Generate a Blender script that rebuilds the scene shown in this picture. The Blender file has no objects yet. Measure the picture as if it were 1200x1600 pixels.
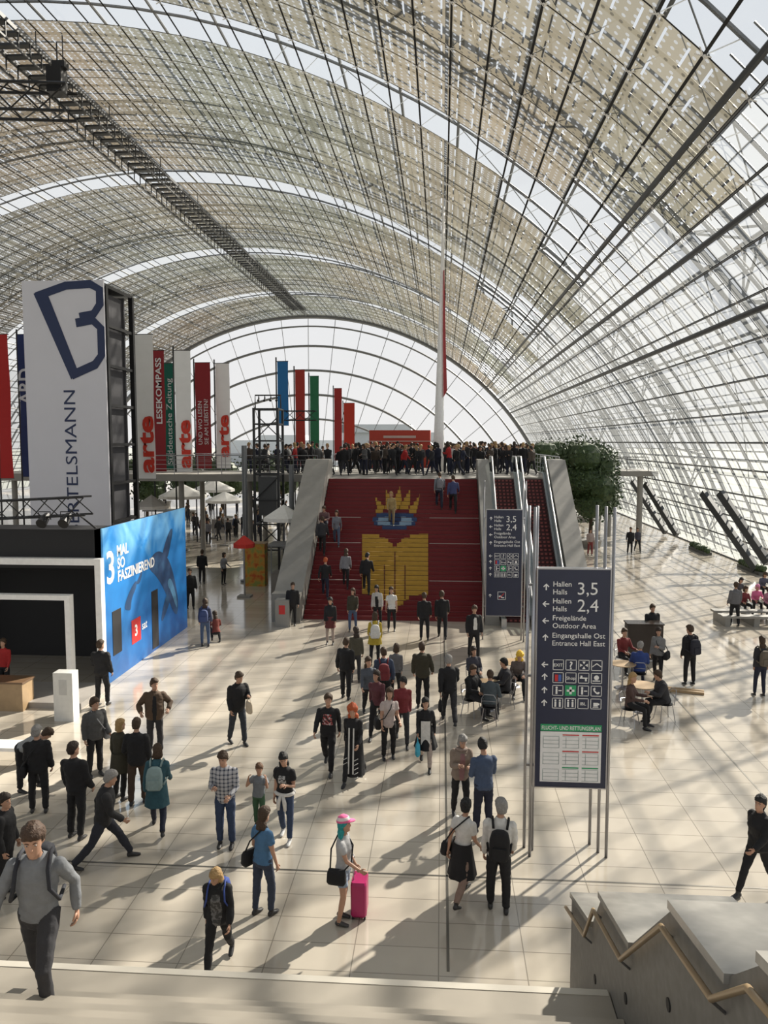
import bpy, math, random, time
from mathutils import Vector, Matrix, Euler, noise
from mathutils.bvhtree import BVHTree
R=math.radians; sin=math.sin; cos=math.cos; PI=math.pi
random.seed(7)
SC=bpy.context.scene; C=SC.collection
F=1244.0; H=7.2
CR=Euler((R(90-5.05),0,R(4.14))).to_matrix()
def ray(px,py): return CR@Vector(((px-600)/F,(800-py)/F,-1.0))
def G(px,py,z=0.0):
    d=ray(px,py); t=(z-H)/d.z; return Vector((d.x*t,d.y*t,z))
def P(px,py,Y):
    d=ray(px,py); t=Y/d.y; return Vector((d.x*t,Y,H+d.z*t))
XC,ZC,RV=-22.2,-14.6,42.6
def V(px,py,rr=RV):
    d=ray(px,py); a=d.x*d.x+d.z*d.z; b=2*(-XC*d.x+(H-ZC)*d.z); c=XC*XC+(H-ZC)**2-rr*rr
    t=(-b+math.sqrt(b*b-4*a*c))/(2*a); return Vector((d.x*t,d.y*t,H+d.z*t))
# ---------------------------------------------------------------- materials
MC={}
def mat(c,r=.6,m=0.0,n=0.0,b=0.0,sc=8.0,em=0.0,name=None,spec=None):
    key=(tuple(c),r,m,n,b,sc,em)
    if key in MC: return MC[key]
    M=bpy.data.materials.new(name or 'surface'); M.use_nodes=True; nt=M.node_tree; p=nt.nodes['Principled BSDF']
    p.inputs['Base Color'].default_value=(*c,1); p.inputs['Roughness'].default_value=r; p.inputs['Metallic'].default_value=m
    tc=nt.nodes.new('ShaderNodeTexCoord'); no=nt.nodes.new('ShaderNodeTexNoise'); no.inputs['Scale'].default_value=sc; no.inputs['Detail'].default_value=3
    nt.links.new(tc.outputs['Object'],no.inputs['Vector'])
    n=n or .12
    mr=nt.nodes.new('ShaderNodeMapRange'); mr.inputs['To Min'].default_value=1-n; mr.inputs['To Max'].default_value=1+n
    nt.links.new(no.outputs['Fac'],mr.inputs['Value'])
    vm=nt.nodes.new('ShaderNodeVectorMath'); vm.operation='SCALE'; vm.inputs[0].default_value=c
    nt.links.new(mr.outputs[0],vm.inputs['Scale']); nt.links.new(vm.outputs[0],p.inputs['Base Color'])
    if b:
        bp=nt.nodes.new('ShaderNodeBump'); bp.inputs['Strength'].default_value=b; bp.inputs['Distance'].default_value=.02
        nt.links.new(no.outputs['Fac'],bp.inputs['Height']); nt.links.new(bp.outputs[0],p.inputs['Normal'])
    MC[key]=M; return M
def cloth(c): return mat(c,.85,0,.22,.5,14.0)
def mathn(nt,op,a,b=None):
    n=nt.nodes.new('ShaderNodeMath'); n.operation=op
    for i,x in enumerate((a,b)):
        if x is None: continue
        if isinstance(x,(int,float)): n.inputs[i].default_value=x
        else: nt.links.new(x,n.inputs[i])
    return n.outputs[0]
def newmat(name):
    M=bpy.data.materials.new(name); M.use_nodes=True; nt=M.node_tree
    for n in list(nt.nodes): nt.nodes.remove(n)
    return M,nt,nt.nodes.new('ShaderNodeOutputMaterial')
def panel_mat(name,frit,haze=0.0):
    M,nt,out=newmat(name)
    def mix(f,a,b):
        n=nt.nodes.new('ShaderNodeMixShader')
        if isinstance(f,(int,float)): n.inputs[0].default_value=f
        else: nt.links.new(f,n.inputs[0])
        nt.links.new(a,n.inputs[1]); nt.links.new(b,n.inputs[2]); return n.outputs[0]
    uv=nt.nodes.new('ShaderNodeUVMap'); uv.uv_map='UVMap'; se=nt.nodes.new('ShaderNodeSeparateXYZ'); nt.links.new(uv.outputs[0],se.inputs[0])
    u=se.outputs[0]; v=se.outputs[1]
    fu=mathn(nt,'FRACT',u); fv=mathn(nt,'FRACT',v)
    du=mathn(nt,'ABSOLUTE',mathn(nt,'SUBTRACT',fu,.5)); dv=mathn(nt,'ABSOLUTE',mathn(nt,'SUBTRACT',fv,.5))
    joint=mathn(nt,'MAXIMUM',mathn(nt,'GREATER_THAN',du,.47),mathn(nt,'GREATER_THAN',dv,.488))
    tr=nt.nodes.new('ShaderNodeBsdfTransparent'); tr.inputs[0].default_value=(.94,.96,.97,1)
    gl=nt.nodes.new('ShaderNodeBsdfGlossy'); gl.inputs['Roughness'].default_value=.08; gl.inputs[0].default_value=(.9,.9,.9,1)
    cl=mix(.05,tr.outputs[0],gl.outputs[0])
    if haze:
        hz=nt.nodes.new('ShaderNodeBsdfTranslucent'); hz.inputs[0].default_value=(.30,.315,.32,1); cl=mix(haze,cl,hz.outputs[0])
    dk=nt.nodes.new('ShaderNodeBsdfDiffuse'); dk.inputs[0].default_value=(.05,.05,.05,1)
    base=cl
    if frit:
        wn=nt.nodes.new('ShaderNodeTexWhiteNoise'); wn.noise_dimensions='2D'
        fl=nt.nodes.new('ShaderNodeVectorMath'); fl.operation='FLOOR'; nt.links.new(uv.outputs[0],fl.inputs[0]); nt.links.new(fl.outputs[0],wn.inputs['Vector'])
        ns=nt.nodes.new('ShaderNodeTexNoise'); ns.inputs['Scale'].default_value=.07; nt.links.new(uv.outputs[0],ns.inputs['Vector'])
        cr=nt.nodes.new('ShaderNodeValToRGB'); cr.color_ramp.elements[0].position=.4; cr.color_ramp.elements[0].color=(.118,.124,.104,1)
        cr.color_ramp.elements[1].position=.8; cr.color_ramp.elements[1].color=(.165,.13,.095,1)
        nt.links.new(ns.outputs['Fac'],cr.inputs[0])
        sc=nt.nodes.new('ShaderNodeVectorMath'); sc.operation='SCALE'; nt.links.new(cr.outputs[0],sc.inputs[0])
        nt.links.new(mathn(nt,'ADD',mathn(nt,'MULTIPLY',wn.outputs[0],.35),.8),sc.inputs['Scale'])
        tl=nt.nodes.new('ShaderNodeBsdfTranslucent'); nt.links.new(sc.outputs[0],tl.inputs[0])
        df=nt.nodes.new('ShaderNodeBsdfDiffuse'); nt.links.new(sc.outputs[0],df.inputs[0])
        a=mix(.25,tl.outputs[0],df.outputs[0])
        b=mix(.08,a,tr.outputs[0])
        dx=mathn(nt,'ABSOLUTE',mathn(nt,'SUBTRACT',mathn(nt,'FRACT',mathn(nt,'MULTIPLY',u,5.0)),.5)); dy=mathn(nt,'ABSOLUTE',mathn(nt,'SUBTRACT',mathn(nt,'FRACT',mathn(nt,'MULTIPLY',v,10.0)),.5))
        dots=mathn(nt,'MULTIPLY',mathn(nt,'LESS_THAN',mathn(nt,'ADD',mathn(nt,'MULTIPLY',dx,dx),mathn(nt,'MULTIPLY',dy,dy)),.045),.55)
        b=mix(dots,b,cl)
        sl=mathn(nt,'MULTIPLY',mathn(nt,'LESS_THAN',mathn(nt,'ABSOLUTE',mathn(nt,'SUBTRACT',du,.25)),.024),mathn(nt,'LESS_THAN',mathn(nt,'ABSOLUTE',mathn(nt,'SUBTRACT',mathn(nt,'FRACT',mathn(nt,'MULTIPLY',v,2.0)),.5)),.34))
        base=mix(sl,b,cl)
    f=mix(joint,base,dk.outputs[0])
    nt.links.new(f,out.inputs[0]); return M
def glass_mat(name,tint=(.9,.93,.95),g=.1):
    M,nt,out=newmat(name)
    tr=nt.nodes.new('ShaderNodeBsdfTransparent'); tr.inputs[0].default_value=(*tint,1)
    gl=nt.nodes.new('ShaderNodeBsdfGlossy'); gl.inputs['Roughness'].default_value=.05
    cl=nt.nodes.new('ShaderNodeMixShader'); cl.inputs[0].default_value=g; nt.links.new(tr.outputs[0],cl.inputs[1]); nt.links.new(gl.outputs[0],cl.inputs[2]); nt.links.new(cl.outputs[0],out.inputs[0]); return M
def brick_mat(name,c1,c2,cm,bw,rh,rough,mortar=.006,off=0.0):
    M=bpy.data.materials.new(name); M.use_nodes=True; nt=M.node_tree; p=nt.nodes['Principled BSDF']; p.inputs['Roughness'].default_value=rough; p.inputs['IOR'].default_value=1.7
    tc=nt.nodes.new('ShaderNodeTexCoord'); br=nt.nodes.new('ShaderNodeTexBrick'); br.offset=off; br.inputs['Scale'].default_value=1
    br.inputs['Color1'].default_value=(*c1,1); br.inputs['Color2'].default_value=(*c2,1); br.inputs['Mortar'].default_value=(*cm,1)
    br.inputs['Mortar Size'].default_value=mortar; br.inputs['Brick Width'].default_value=bw; br.inputs['Row Height'].default_value=rh
    nt.links.new(tc.outputs['Object'],br.inputs['Vector'])
    no=nt.nodes.new('ShaderNodeTexNoise'); no.inputs['Scale'].default_value=1.3; no.inputs['Detail'].default_value=5; nt.links.new(tc.outputs['Object'],no.inputs['Vector'])
    mr=nt.nodes.new('ShaderNodeMapRange'); mr.inputs['To Min'].default_value=.86; mr.inputs['To Max'].default_value=1.12; nt.links.new(no.outputs['Fac'],mr.inputs['Value'])
    vm=nt.nodes.new('ShaderNodeVectorMath'); vm.operation='SCALE'; nt.links.new(br.outputs['Color'],vm.inputs[0]); nt.links.new(mr.outputs[0],vm.inputs['Scale']); nt.links.new(vm.outputs[0],p.inputs['Base Color'])
    return M
def ramp_mat(name,stops,scale,kind='NOISE',rough=.7):
    M=bpy.data.materials.new(name); M.use_nodes=True; nt=M.node_tree; p=nt.nodes['Principled BSDF']; p.inputs['Roughness'].default_value=rough
    tc=nt.nodes.new('ShaderNodeTexCoord')
    t=nt.nodes.new('ShaderNodeTexNoise' if kind=='NOISE' else 'ShaderNodeTexVoronoi'); t.inputs['Scale'].default_value=scale
    nt.links.new(tc.outputs['Object'],t.inputs['Vector'])
    cr=nt.nodes.new('ShaderNodeValToRGB'); e=cr.color_ramp.elements
    while len(e)<len(stops): e.new(.5)
    for i,(q,c) in enumerate(stops): e[i].position=q; e[i].color=(*c,1)
    nt.links.new(t.outputs[0],cr.inputs[0]); nt.links.new(cr.outputs[0],p.inputs['Base Color']); return M
def plaid_mat():
    M=bpy.data.materials.new('plaid_cloth'); M.use_nodes=True; nt=M.node_tree; p=nt.nodes['Principled BSDF']; p.inputs['Roughness'].default_value=.9
    tc=nt.nodes.new('ShaderNodeTexCoord'); se=nt.nodes.new('ShaderNodeSeparateXYZ'); nt.links.new(tc.outputs['Object'],se.inputs[0])
    a=mathn(nt,'LESS_THAN',mathn(nt,'FRACT',mathn(nt,'MULTIPLY',se.outputs[0],14.)),.35); b=mathn(nt,'LESS_THAN',mathn(nt,'FRACT',mathn(nt,'MULTIPLY',se.outputs[2],14.)),.35)
    s=mathn(nt,'MULTIPLY',mathn(nt,'ADD',a,b),.5); cr=nt.nodes.new('ShaderNodeValToRGB'); cr.color_ramp.elements[0].color=(.42,.42,.44,1); cr.color_ramp.elements[1].color=(.03,.04,.07,1)
    nt.links.new(s,cr.inputs[0]); nt.links.new(cr.outputs[0],p.inputs['Base Color']); return M
# ---------------------------------------------------------------- mesh builder
def wloc(o):
    v=Vector((0,0,0))
    while o: v=v+Vector(o.location); o=o.parent
    return v
def chaikin(p,n=2):
    for _ in range(n):
        q=[]
        for a,b in zip(p,p[1:]+p[:1]): q+=[(a[0]*.75+b[0]*.25,a[1]*.75+b[1]*.25),(a[0]*.25+b[0]*.75,a[1]*.25+b[1]*.75)]
        p=q
    return p
class MB:
    def __init__(s): s.v=[];s.f=[];s.m=[];s.mi=0
    def add(s,vs,fs,m=None):
        o=len(s.v); s.v+=[Vector(v) for v in vs]; s.f+=[tuple(i+o for i in f) for f in fs]; s.m+=[s.mi if m is None else m]*len(fs); return s
    def box(s,x0,x1,y0,y1,z0,z1,m=None):
        vs=[(x,y,z) for z in (z0,z1) for y in (y0,y1) for x in (x0,x1)]
        return s.add(vs,[(0,2,3,1),(4,5,7,6),(0,1,5,4),(2,6,7,3),(0,4,6,2),(1,3,7,5)],m)
    def mbox(s,M,a,b,c,m=None):
        vs=[M@Vector((x,y,z)) for z in (-c,c) for y in (-b,b) for x in (-a,a)]
        return s.add(vs,[(0,2,3,1),(4,5,7,6),(0,1,5,4),(2,6,7,3),(0,4,6,2),(1,3,7,5)],m)
    def bar(s,p,q,w,h,m=None):
        p=Vector(p);q=Vector(q); d=(q-p); L=d.length; d.normalize()
        x=d.cross(Vector((0,0,1)));
        if x.length<.01: x=Vector((1,0,0))
        x.normalize(); y=x.cross(d)
        M=Matrix((x,d,y)).transposed().to_4x4(); M.translation=(p+q)/2
        return s.mbox(M,w/2,L/2,h/2,m)
    def loft(s,rings,m=None,cap=True,ms=None):
        n=len(rings[0]); vs=[v for r in rings for v in r]; fs=[]; mm=[]
        for k in range(len(rings)-1):
            for i in range(n):
                fs.append((k*n+i,k*n+(i+1)%n,(k+1)*n+(i+1)%n,(k+1)*n+i)); mm.append(ms[k] if ms else (s.mi if m is None else m))
        if cap:
            fs.append(tuple(reversed(range(n)))); mm.append(mm[0]); fs.append(tuple((len(rings)-1)*n+i for i in range(n))); mm.append(mm[-2])
        o=len(s.v); s.v+=[Vector(v) for v in vs]; s.f+=[tuple(i+o for i in f) for f in fs]; s.m+=mm; return s
    def tube(s,pts,r,n=6,m=None,cap=True,flat=1.0,ms=None):
        pts=[Vector(p) for p in pts]; K=len(pts)
        if isinstance(r,(int,float)): r=[r]*K
        rings=[]; ref=None
        for i in range(K):
            t=(pts[min(i+1,K-1)]-pts[max(i-1,0)])
            if t.length<1e-9: t=Vector((0,0,1))
            t.normalize()
            if ref is None:
                ref=Vector((1,0,0)) if abs(t.x)<.9 else Vector((0,1,0))
            x=ref-t*ref.dot(t)
            if x.length<1e-6: x=t.orthogonal()
            x.normalize(); ref=x; y=t.cross(x)
            rings.append([pts[i]+x*(r[i]*cos(2*PI*k/n))+y*(r[i]*flat*sin(2*PI*k/n)) for k in range(n)])
        return s.loft(rings,m,cap,ms)
    def ball(s,c,rx,ry,rz,n=10,k=6,m=None,M=None):
        c=Vector(c); rings=[]
        for j in range(k+1):
            a=-PI/2+PI*j/k; a=max(-PI/2+.12,min(PI/2-.12,a))
            rings.append([Vector((rx*cos(a)*cos(2*PI*i/n),ry*cos(a)*sin(2*PI*i/n),rz*sin(a))) for i in range(n)])
        rings=[[ (M@(c+v)) if M else c+v for v in r] for r in rings]
        return s.loft(rings,m)
    def poly(s,pts,o,xa,ya,off=0,m=None):
        nn=xa.cross(ya); return s.add([o+xa*p[0]+ya*p[1]+nn*off for p in pts],[tuple(range(len(pts)))],m)
    def prism(s,pts,o,xa,ya,depth,m=None):
        nn=xa.cross(ya); n=len(pts); a=[o+xa*p[0]+ya*p[1] for p in pts]; b=[v-nn*depth for v in a]
        fs=[tuple(range(n)),tuple(reversed(range(n,2*n)))]+[(i,n+i,n+(i+1)%n,(i+1)%n) for i in range(n)]
        return s.add(a+b,fs,m)
    def data(s,name,mats,off=Vector((0,0,0)),smooth=False):
        me=bpy.data.meshes.new(name); me.from_pydata([tuple(v-off) for v in s.v],[],s.f)
        for M in mats: me.materials.append(M)
        if len(mats)>1: me.polygons.foreach_set('material_index',s.m)
        if smooth: me.polygons.foreach_set('use_smooth',[True]*len(me.polygons))
        me.update(); return me
    def build(s,name,mats,parent=None,loc=None,smooth=False,world=True):
        if not isinstance(mats,(list,tuple)): mats=[mats]
        off=Vector((0,0,0))
        if loc is not None: off=Vector(loc)
        elif parent is not None and world: off=wloc(parent)
        me=s.data(name,mats,off,smooth); o=bpy.data.objects.new(name,me); C.objects.link(o)
        if parent: o.parent=parent
        if loc is not None: o.location=off
        return o
def tag(o,label=None,cat=None,group=None,kind=None):
    if label: o['label']=label
    if cat: o['category']=cat
    if group: o['group']=group
    if kind: o['kind']=kind
    return o
def empty(name,loc,label=None,cat=None,group=None,kind=None,rz=0):
    o=bpy.data.objects.new(name,None); C.objects.link(o); o.location=loc; o.rotation_euler=(0,0,rz); o.empty_display_size=.2
    return tag(o,label,cat,group,kind)
def copy_tree(o,parent=None):
    c=o.copy(); C.objects.link(c)
    if parent: c.parent=parent
    for ch in [x for x in o.children]: copy_tree(ch,c)
    return c
TXC={}
def text(mb,body,size,o,xa,ya,m=0,bold=0.0,width=None,align='LEFT',off=.004):
    key=(body,bold)
    if key not in TXC:
        cu=bpy.data.curves.new('t','FONT'); cu.body=body; cu.size=1; cu.offset=bold; cu.resolution_u=3
        ob=bpy.data.objects.new('t',cu); C.objects.link(ob); bpy.context.view_layer.update()
        me=bpy.data.meshes.new_from_object(ob.evaluated_get(bpy.context.evaluated_depsgraph_get()))
        TXC[key]=([v.co.copy() for v in me.vertices],[tuple(p.vertices) for p in me.polygons])
        bpy.data.objects.remove(ob); bpy.data.curves.remove(cu); bpy.data.meshes.remove(me)
    vs,fs=TXC[key]
    x0=min(v.x for v in vs); x1=max(v.x for v in vs); sx=size
    if width: sx=width/(x1-x0)
    xo=x0 if align=='LEFT' else (x0+x1)/2
    nn=xa.cross(ya)
    mb.add([o+xa*((v.x-xo)*sx)+ya*(v.y*size)+nn*off for v in vs],fs,m)
X_=Vector((1,0,0));Y_=Vector((0,1,0));Z_=Vector((0,0,1))
BLK=(.008,.008,.010); NAVY=(.011,.014,.032); DG=(.025,.025,.029); GR=(.11,.11,.12); LG=(.28,.28,.29); WH=(.58,.57,.55); BR=(.09,.05,.028); TEAL=(.025,.08,.105); RED=(.33,.015,.015)
JEAN=(.025,.042,.09); LBL=(.06,.15,.28); YEL=(.38,.28,.03); PINK=(.75,.14,.32); OLV=(.038,.034,.021)
SK=mat((.43,.245,.165),.55,0,.08,0,20,name='skin')
HB=(.025,.015,.01);HBL=(.36,.23,.1);HG=(.24,.23,.22);HR=(.45,.09,.025);HK=(.008,.008,.008);HM=(.05,.028,.014)
# ---------------------------------------------------------------- people
POSE={
'walk':dict(leg=((24,6),(-18,22)),arm=((-18,8,14),(22,8,24)),lean=4),
'walk2':dict(leg=((-16,24),(24,5)),arm=((24,8,25),(-18,8,14)),lean=5),
'stride':dict(leg=((34,8),(-26,16)),arm=((-24,10,16),(28,10,30)),lean=10),
'stand':dict(leg=((3,2),(-3,3)),arm=((2,8,12),(4,9,16)),lean=0),
'stand2':dict(leg=((-3,2),(6,8)),arm=((8,12,45),(2,8,10)),lean=2),
'hold':dict(leg=((3,2),(-3,3)),arm=((14,8,85),(12,8,80)),lean=3,hp=14),
'hold1':dict(leg=((10,4),(-10,10)),arm=((14,10,100),(0,8,14)),lean=3,hp=8),
'hips':dict(leg=((4,2),(-4,3)),arm=((-12,42,75),(-8,38,70)),lean=0),
'face':dict(leg=((3,2),(-3,3)),arm=((50,25,120),(50,25,120)),lean=0),
'bend':dict(leg=((22,8),(2,4)),arm=((50,8,20),(40,8,30)),lean=62,hp=20),
'sit':dict(leg=((84,84),(82,80)),arm=((30,10,50),(26,10,55)),lean=4,hp=4),
'sit2':dict(leg=((86,70),(84,92)),arm=((45,12,60),(20,12,70)),lean=18,hp=10),
'climb':dict(leg=((48,50),(-8,6)),arm=((-14,10,18),(20,12,30)),lean=10,hp=12),
'stepup':dict(leg=((34,46),(-14,10)),arm=((-12,24,20),(10,26,24)),lean=9,hp=6),
'squat':dict(leg=((95,130),(80,125)),arm=((50,10,40),(60,10,30)),lean=25,hp=15)}
def axes(d,n):
    d=d.normalized(); n=(n-d*n.dot(d)); n.normalize(); return d,n,d.cross(n)
def skel(pose,o):
    p=POSE[pose]; g=o.get('g','m'); hs=o.get('head',1.0); bulk=o.get('bulk',0.0); fem=(g=='f'); slim=o.get('slim',1.0)
    rnd=random.Random(int(o.get('seed',1)*100))
    jk=.022 if o.get('jacket') else .005
    legs=[]
    jit=lambda a:rnd.uniform(-a,a)
    for i,sd in enumerate((1,-1)):
        a,k=[R(q) for q in p['leg'][i]]
        if pose in('stand','stand2','hold'): a+=R(jit(5)); k+=R(abs(jit(7)))
        sp=.03+rnd.uniform(0,.06) if pose not in('sit','sit2','squat') else .12
        hp=Vector((sd*.085,0,0)); kn=hp+Vector((sd*sp,-sin(a),-cos(a))).normalized()*.44
        an=kn+Vector((sd*sp*.2,-sin(a-k),-cos(a-k))).normalized()*.42
        legs.append([hp,kn,an])
    mz=min(l[2].z for l in legs)-.085; up=Vector((0,0,-mz))
    for l in legs: l[:]=[q+up for q in l]
    hip=up
    T=Matrix.Translation(hip)@Matrix.Rotation(R(p['lean']+jit(2)),4,'X')@Matrix.Rotation(R(jit(3)),4,'Y')@Matrix.Rotation(R(jit(8)),4,'Z')
    mb=MB(); fm=MB()
    hem=o.get('hem',-.04)
    if fem: prof=[(-.11,.12,.10,0),(-.03,.170,.122,0),(.05,.156,.11,0),(.15,.127,.097,0),(.25,.14,.116,-.01),(.34,.152,.132,-.018),(.42,.153,.108,0),(.475,.133,.087,.01),(.515,.078,.067,.008),(.54,.05,.052,.005)]
    else: prof=[(-.11,.13,.10,0),(-.03,.168,.12,0),(.05,.162,.117,-.005),(.15,.156,.117,-.008),(.27,.17,.128,-.005),(.38,.186,.13,0),(.445,.182,.11,.005),(.49,.138,.09,.01),(.52,.085,.07,.008),(.545,.055,.055,.005)]
    def prf(z):
        for a,b in zip(prof,prof[1:]):
            if a[0]<=z<=b[0]:
                t=(z-a[0])/(b[0]-a[0]); return [a[q]+(b[q]-a[q])*t for q in range(4)]
        return list(prof[0])
    zs=sorted(set([q[0] for q in prof]+([hem] if hem>-.11 else [])))
    rings=[];ms=[]
    for z in zs:
        q=prf(z); e=jk if z>=hem-.001 and z<.5 else 0
        bl=bulk*max(0,1-abs(z-.12)/.3); sl=slim if z<.46 else 1
        rings.append([T@Vector(((q[1]*sl+e+bl*.6)*cos(2*PI*k/18),q[3]-bl*.5+(q[2]*sl+e+bl)*sin(2*PI*k/18),z)) for k in range(18)])
    ms=[(2 if zs[k+1]<=hem+.001 else 1) for k in range(len(zs)-1)]
    mb.loft(rings,ms=ms)
    if o.get('jacket') or o.get('collar'):
        mb.loft([[T@Vector((a*cos(2*PI*k/14),.006+b*sin(2*PI*k/14),z)) for k in range(14)] for z,a,b in ((.48,.11,.09),(.515,.083,.08),(.55,.07,.07))],m=1)
    mb.tube([T@Vector((0,.01,.49)),T@Vector((0,-.002,.55)),T@Vector((0,-.012,.62))],[.066,.054 if not fem else .047,.052],12,m=0)
    hm=T@Matrix.Translation((0,-.012,.545))@Matrix.Rotation(R(-p['lean']*.6+p.get('hp',0)+o.get('hp',0)+jit(6)),4,'X')@Matrix.Rotation(R(o.get('hy',jit(30))),4,'Z')@Matrix.Scale(hs,4)@Matrix.Translation((0,-.005,.155))
    hd=[(-.118,.024,.028,-.062),(-.1,.046,.052,-.04),(-.06,.06,.076,-.018),(-.01,.068,.09,-.004),(.04,.074,.097,.003),(.08,.068,.088,.008),(.108,.048,.062,.01),(.124,.018,.024,.01)]
    mb.loft([[hm@Vector((a*cos(2*PI*k/14),c+b*sin(2*PI*k/14),z)) for k in range(14)] for z,a,b,c in hd],m=0)
    mb.tube([hm@Vector((0,-.088,.018)),hm@Vector((0,-.104,-.012)),hm@Vector((0,-.108,-.028)),hm@Vector((0,-.09,-.036))],[.008,.011,.015,.008],6,m=0)
    for sd in (1,-1): mb.ball((sd*.073,.008,-.008),.012,.02,.033,8,5,m=0,M=hm)
    for sd in (1,-1):
        fm.ball((sd*.031,-.0815,.008),.012,.008,.0055,8,5,m=5,M=hm); fm.ball((sd*.031,-.0875,.008),.0055,.003,.005,6,4,m=6,M=hm)
        fm.tube([hm@Vector((sd*.015,-.091,.026)),hm@Vector((sd*.032,-.09,.031)),hm@Vector((sd*.047,-.08,.026))],.0035,5,m=8)
    fm.tube([hm@Vector((-.022,-.08,-.062)),hm@Vector((0,-.0885,-.06)),hm@Vector((.022,-.08,-.062))],[.002,.0045,.002],6,m=7)
    shx=.155 if fem else .184*(.97 if slim<1 else 1); rb=.95 if fem else (1.08 if slim==1 else .92)
    short=o.get('short'); hands=[]
    for i,sd in enumerate((1,-1)):
        aa=o.get('arm',p['arm'])[i]
        sw,ab,e=R(aa[0]+jit(9)),R(aa[1]+jit(4)),R(aa[2]+abs(jit(16)))
        sh=Vector((sd*shx,.005,.44)); T3=T.to_3x3()
        d1=Vector((sd*sin(ab),-sin(sw)*cos(ab),-cos(sw)*cos(ab)))
        inw=-.45 if e>R(60) else -.05
        d2=Vector((sd*(sin(ab)*.4+inw*sin(e)),-sin(sw+e),-cos(sw+e))).normalized()
        S=T@sh; E=S+T3@d1*.275; W=E+T3@d2*.235
        ex=jk*.7
        mid=S.lerp(E,.55)
        mb.ball(S,.06*rb+ex,.06*rb+ex,.06*rb+ex,10,6,m=1)
        if short:
            mb.tube([S,mid],[.06*rb+ex,.058*rb+ex],10,m=1); mb.tube([mid,E,W],[.045*rb,.039*rb,.026*rb],10,m=0)
        else:
            mb.tube([S,mid,E,E.lerp(W,.5),W],[.057*rb+ex,.05*rb+ex,.042*rb+ex,.039*rb+ex,.031*rb+ex],10,m=1)
        D,n,w=axes(T3@d2,T3@Vector((-sd,0,0)) if e<R(50) else T3@Vector((-sd*.6,0,-.8)))
        fwd=w if w.dot(T3@Vector((0,-1,.3)))>0 else -w
        pc=W+D*.05
        Mh=Matrix((n,fwd,D)).transposed().to_4x4(); Mh.translation=pc
        mb.ball((0,0,0),.019,.038,.055,10,6,m=0,M=Mh)
        for j,(fl,fo) in enumerate(((.072,.028),(.08,.0095),(.074,-.0095),(.058,-.027))):
            b=pc+D*.035+fwd*fo; pts=[b]; ang=R(10)
            for q in range(3):
                ang+=R(22); b=b+(D*cos(ang)+n*sin(ang))*fl*(.46,.31,.26)[q]; pts.append(b)
            fm.tube(pts,[.0095,.009,.008,.006],6,m=0)
        b=pc-D*.02+fwd*.028; fm.tube([b,b+(fwd*.6+D*.7+n*.25).normalized()*.035,b+(fwd*.45+D*.85+n*.35).normalized()*.066],[.012,.0105,.008],6,m=0)
        hands.append(pc+D*.03)
    sh=o.get('shorts'); loose=o.get('loose',.002 if fem else .008)
    for l in legs:
        hp,kn,an=l; mk=hp.lerp(kn,.6)
        if sh:
            mb.tube([hp+Vector((0,0,.03)),mk],[.09,.082],12,m=2); mb.tube([mk,kn,kn.lerp(an,.35),an],[.068,.052,.052,.034],12,m=0)
        else:
            mb.tube([hp+Vector((0,0,.03)),hp.lerp(kn,.4),kn,kn.lerp(an,.35),an+Vector((0,0,.03))],[.088,.080+loose,.06+loose,.057+loose,.045+loose*1.3],12,m=2)
        lift=max(0,an.z-.086); pt=math.asin(min(.9,lift/.2)) if pose not in('sit','sit2') else 0
        if an.y<hip.y-.2 and lift<.1: pt=-pt*.3
        Mf=Matrix.Translation(an)@Matrix.Rotation(pt,4,'X')
        mb.loft([[Mf@Vector((a*cos(2*PI*k/10),y,z0+b*sin(2*PI*k/10))) for k in range(10)] for y,z0,a,b in ((.062,-.045,.02,.025),(.045,-.045,.034,.038),(0,-.04,.038,.044),(-.07,-.052,.042,.032),(-.13,-.062,.042,.022),(-.17,-.064,.028,.016))],m=3)
        mb.tube([Mf@Vector((0,0,-.05)),an+Vector((0,0,.04))],[.036,.036],8,m=3 if not sh else 0)
    hb=MB(); st=o.get('hs','short')
    if st!='bald':
        k=1.04*rnd.uniform(.98,1.05); hh=[(-.065,.062,.045,.052),(-.03,.076,.062,.044),(0,.084,.076,.032),(.035,.087,.088,.018),(.07,.086,.103,.002),(.1,.076,.098,.0),(.128,.056,.072,.002),(.148,.03,.038,.004),(.154,.008,.01,.005)]
        if st=='curly': k=1.26
        if st in('long','curly'): hh=[(-.28,.05,.02,.072),(-.2,.088,.042,.068),(-.1,.092,.058,.054)]+hh
        if st=='bob': hh=[(-.135,.06,.03,.05),(-.12,.085,.055,.042),(-.08,.094,.075,.034)]+hh[2:]
        H2=[]
        for a,b in zip(hh,hh[1:]):
            H2.append(a); H2.append(tuple((x+y)/2 for x,y in zip(a,b)))
        H2.append(hh[-1]); sd_=o.get('seed',0)
        rr=[[Vector((a*k*cos(2*PI*q/24),c+b*k*sin(2*PI*q/24),z*(1.1 if k>1.1 else 1))) for q in range(24)] for z,a,b,c in H2]
        am=.016 if k<1.12 else .034
        rr=[[v+Vector((v.x,v.y,v.z*.5)).normalized()*am*noise.noise(Vector((v.x*50,v.y*50,v.z*18))+Vector((sd_,0,0))) for v in r] for r in rr]
        hb.loft([[hm@v for v in r] for r in rr],m=0)
        if st=='tail': hb.tube([hm@Vector((0,.09,.05)),hm@Vector((0,.14,.02)),hm@Vector((0,.14,-.08)),hm@Vector((0,.11,-.2))],[.02,.034,.03,.008],8,m=0)
        if st=='bun': hb.ball((0,.085,.1),.042,.042,.04,10,6,m=0,M=hm)
    return mb,fm,hb,T,hm,hands,hip
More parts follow.
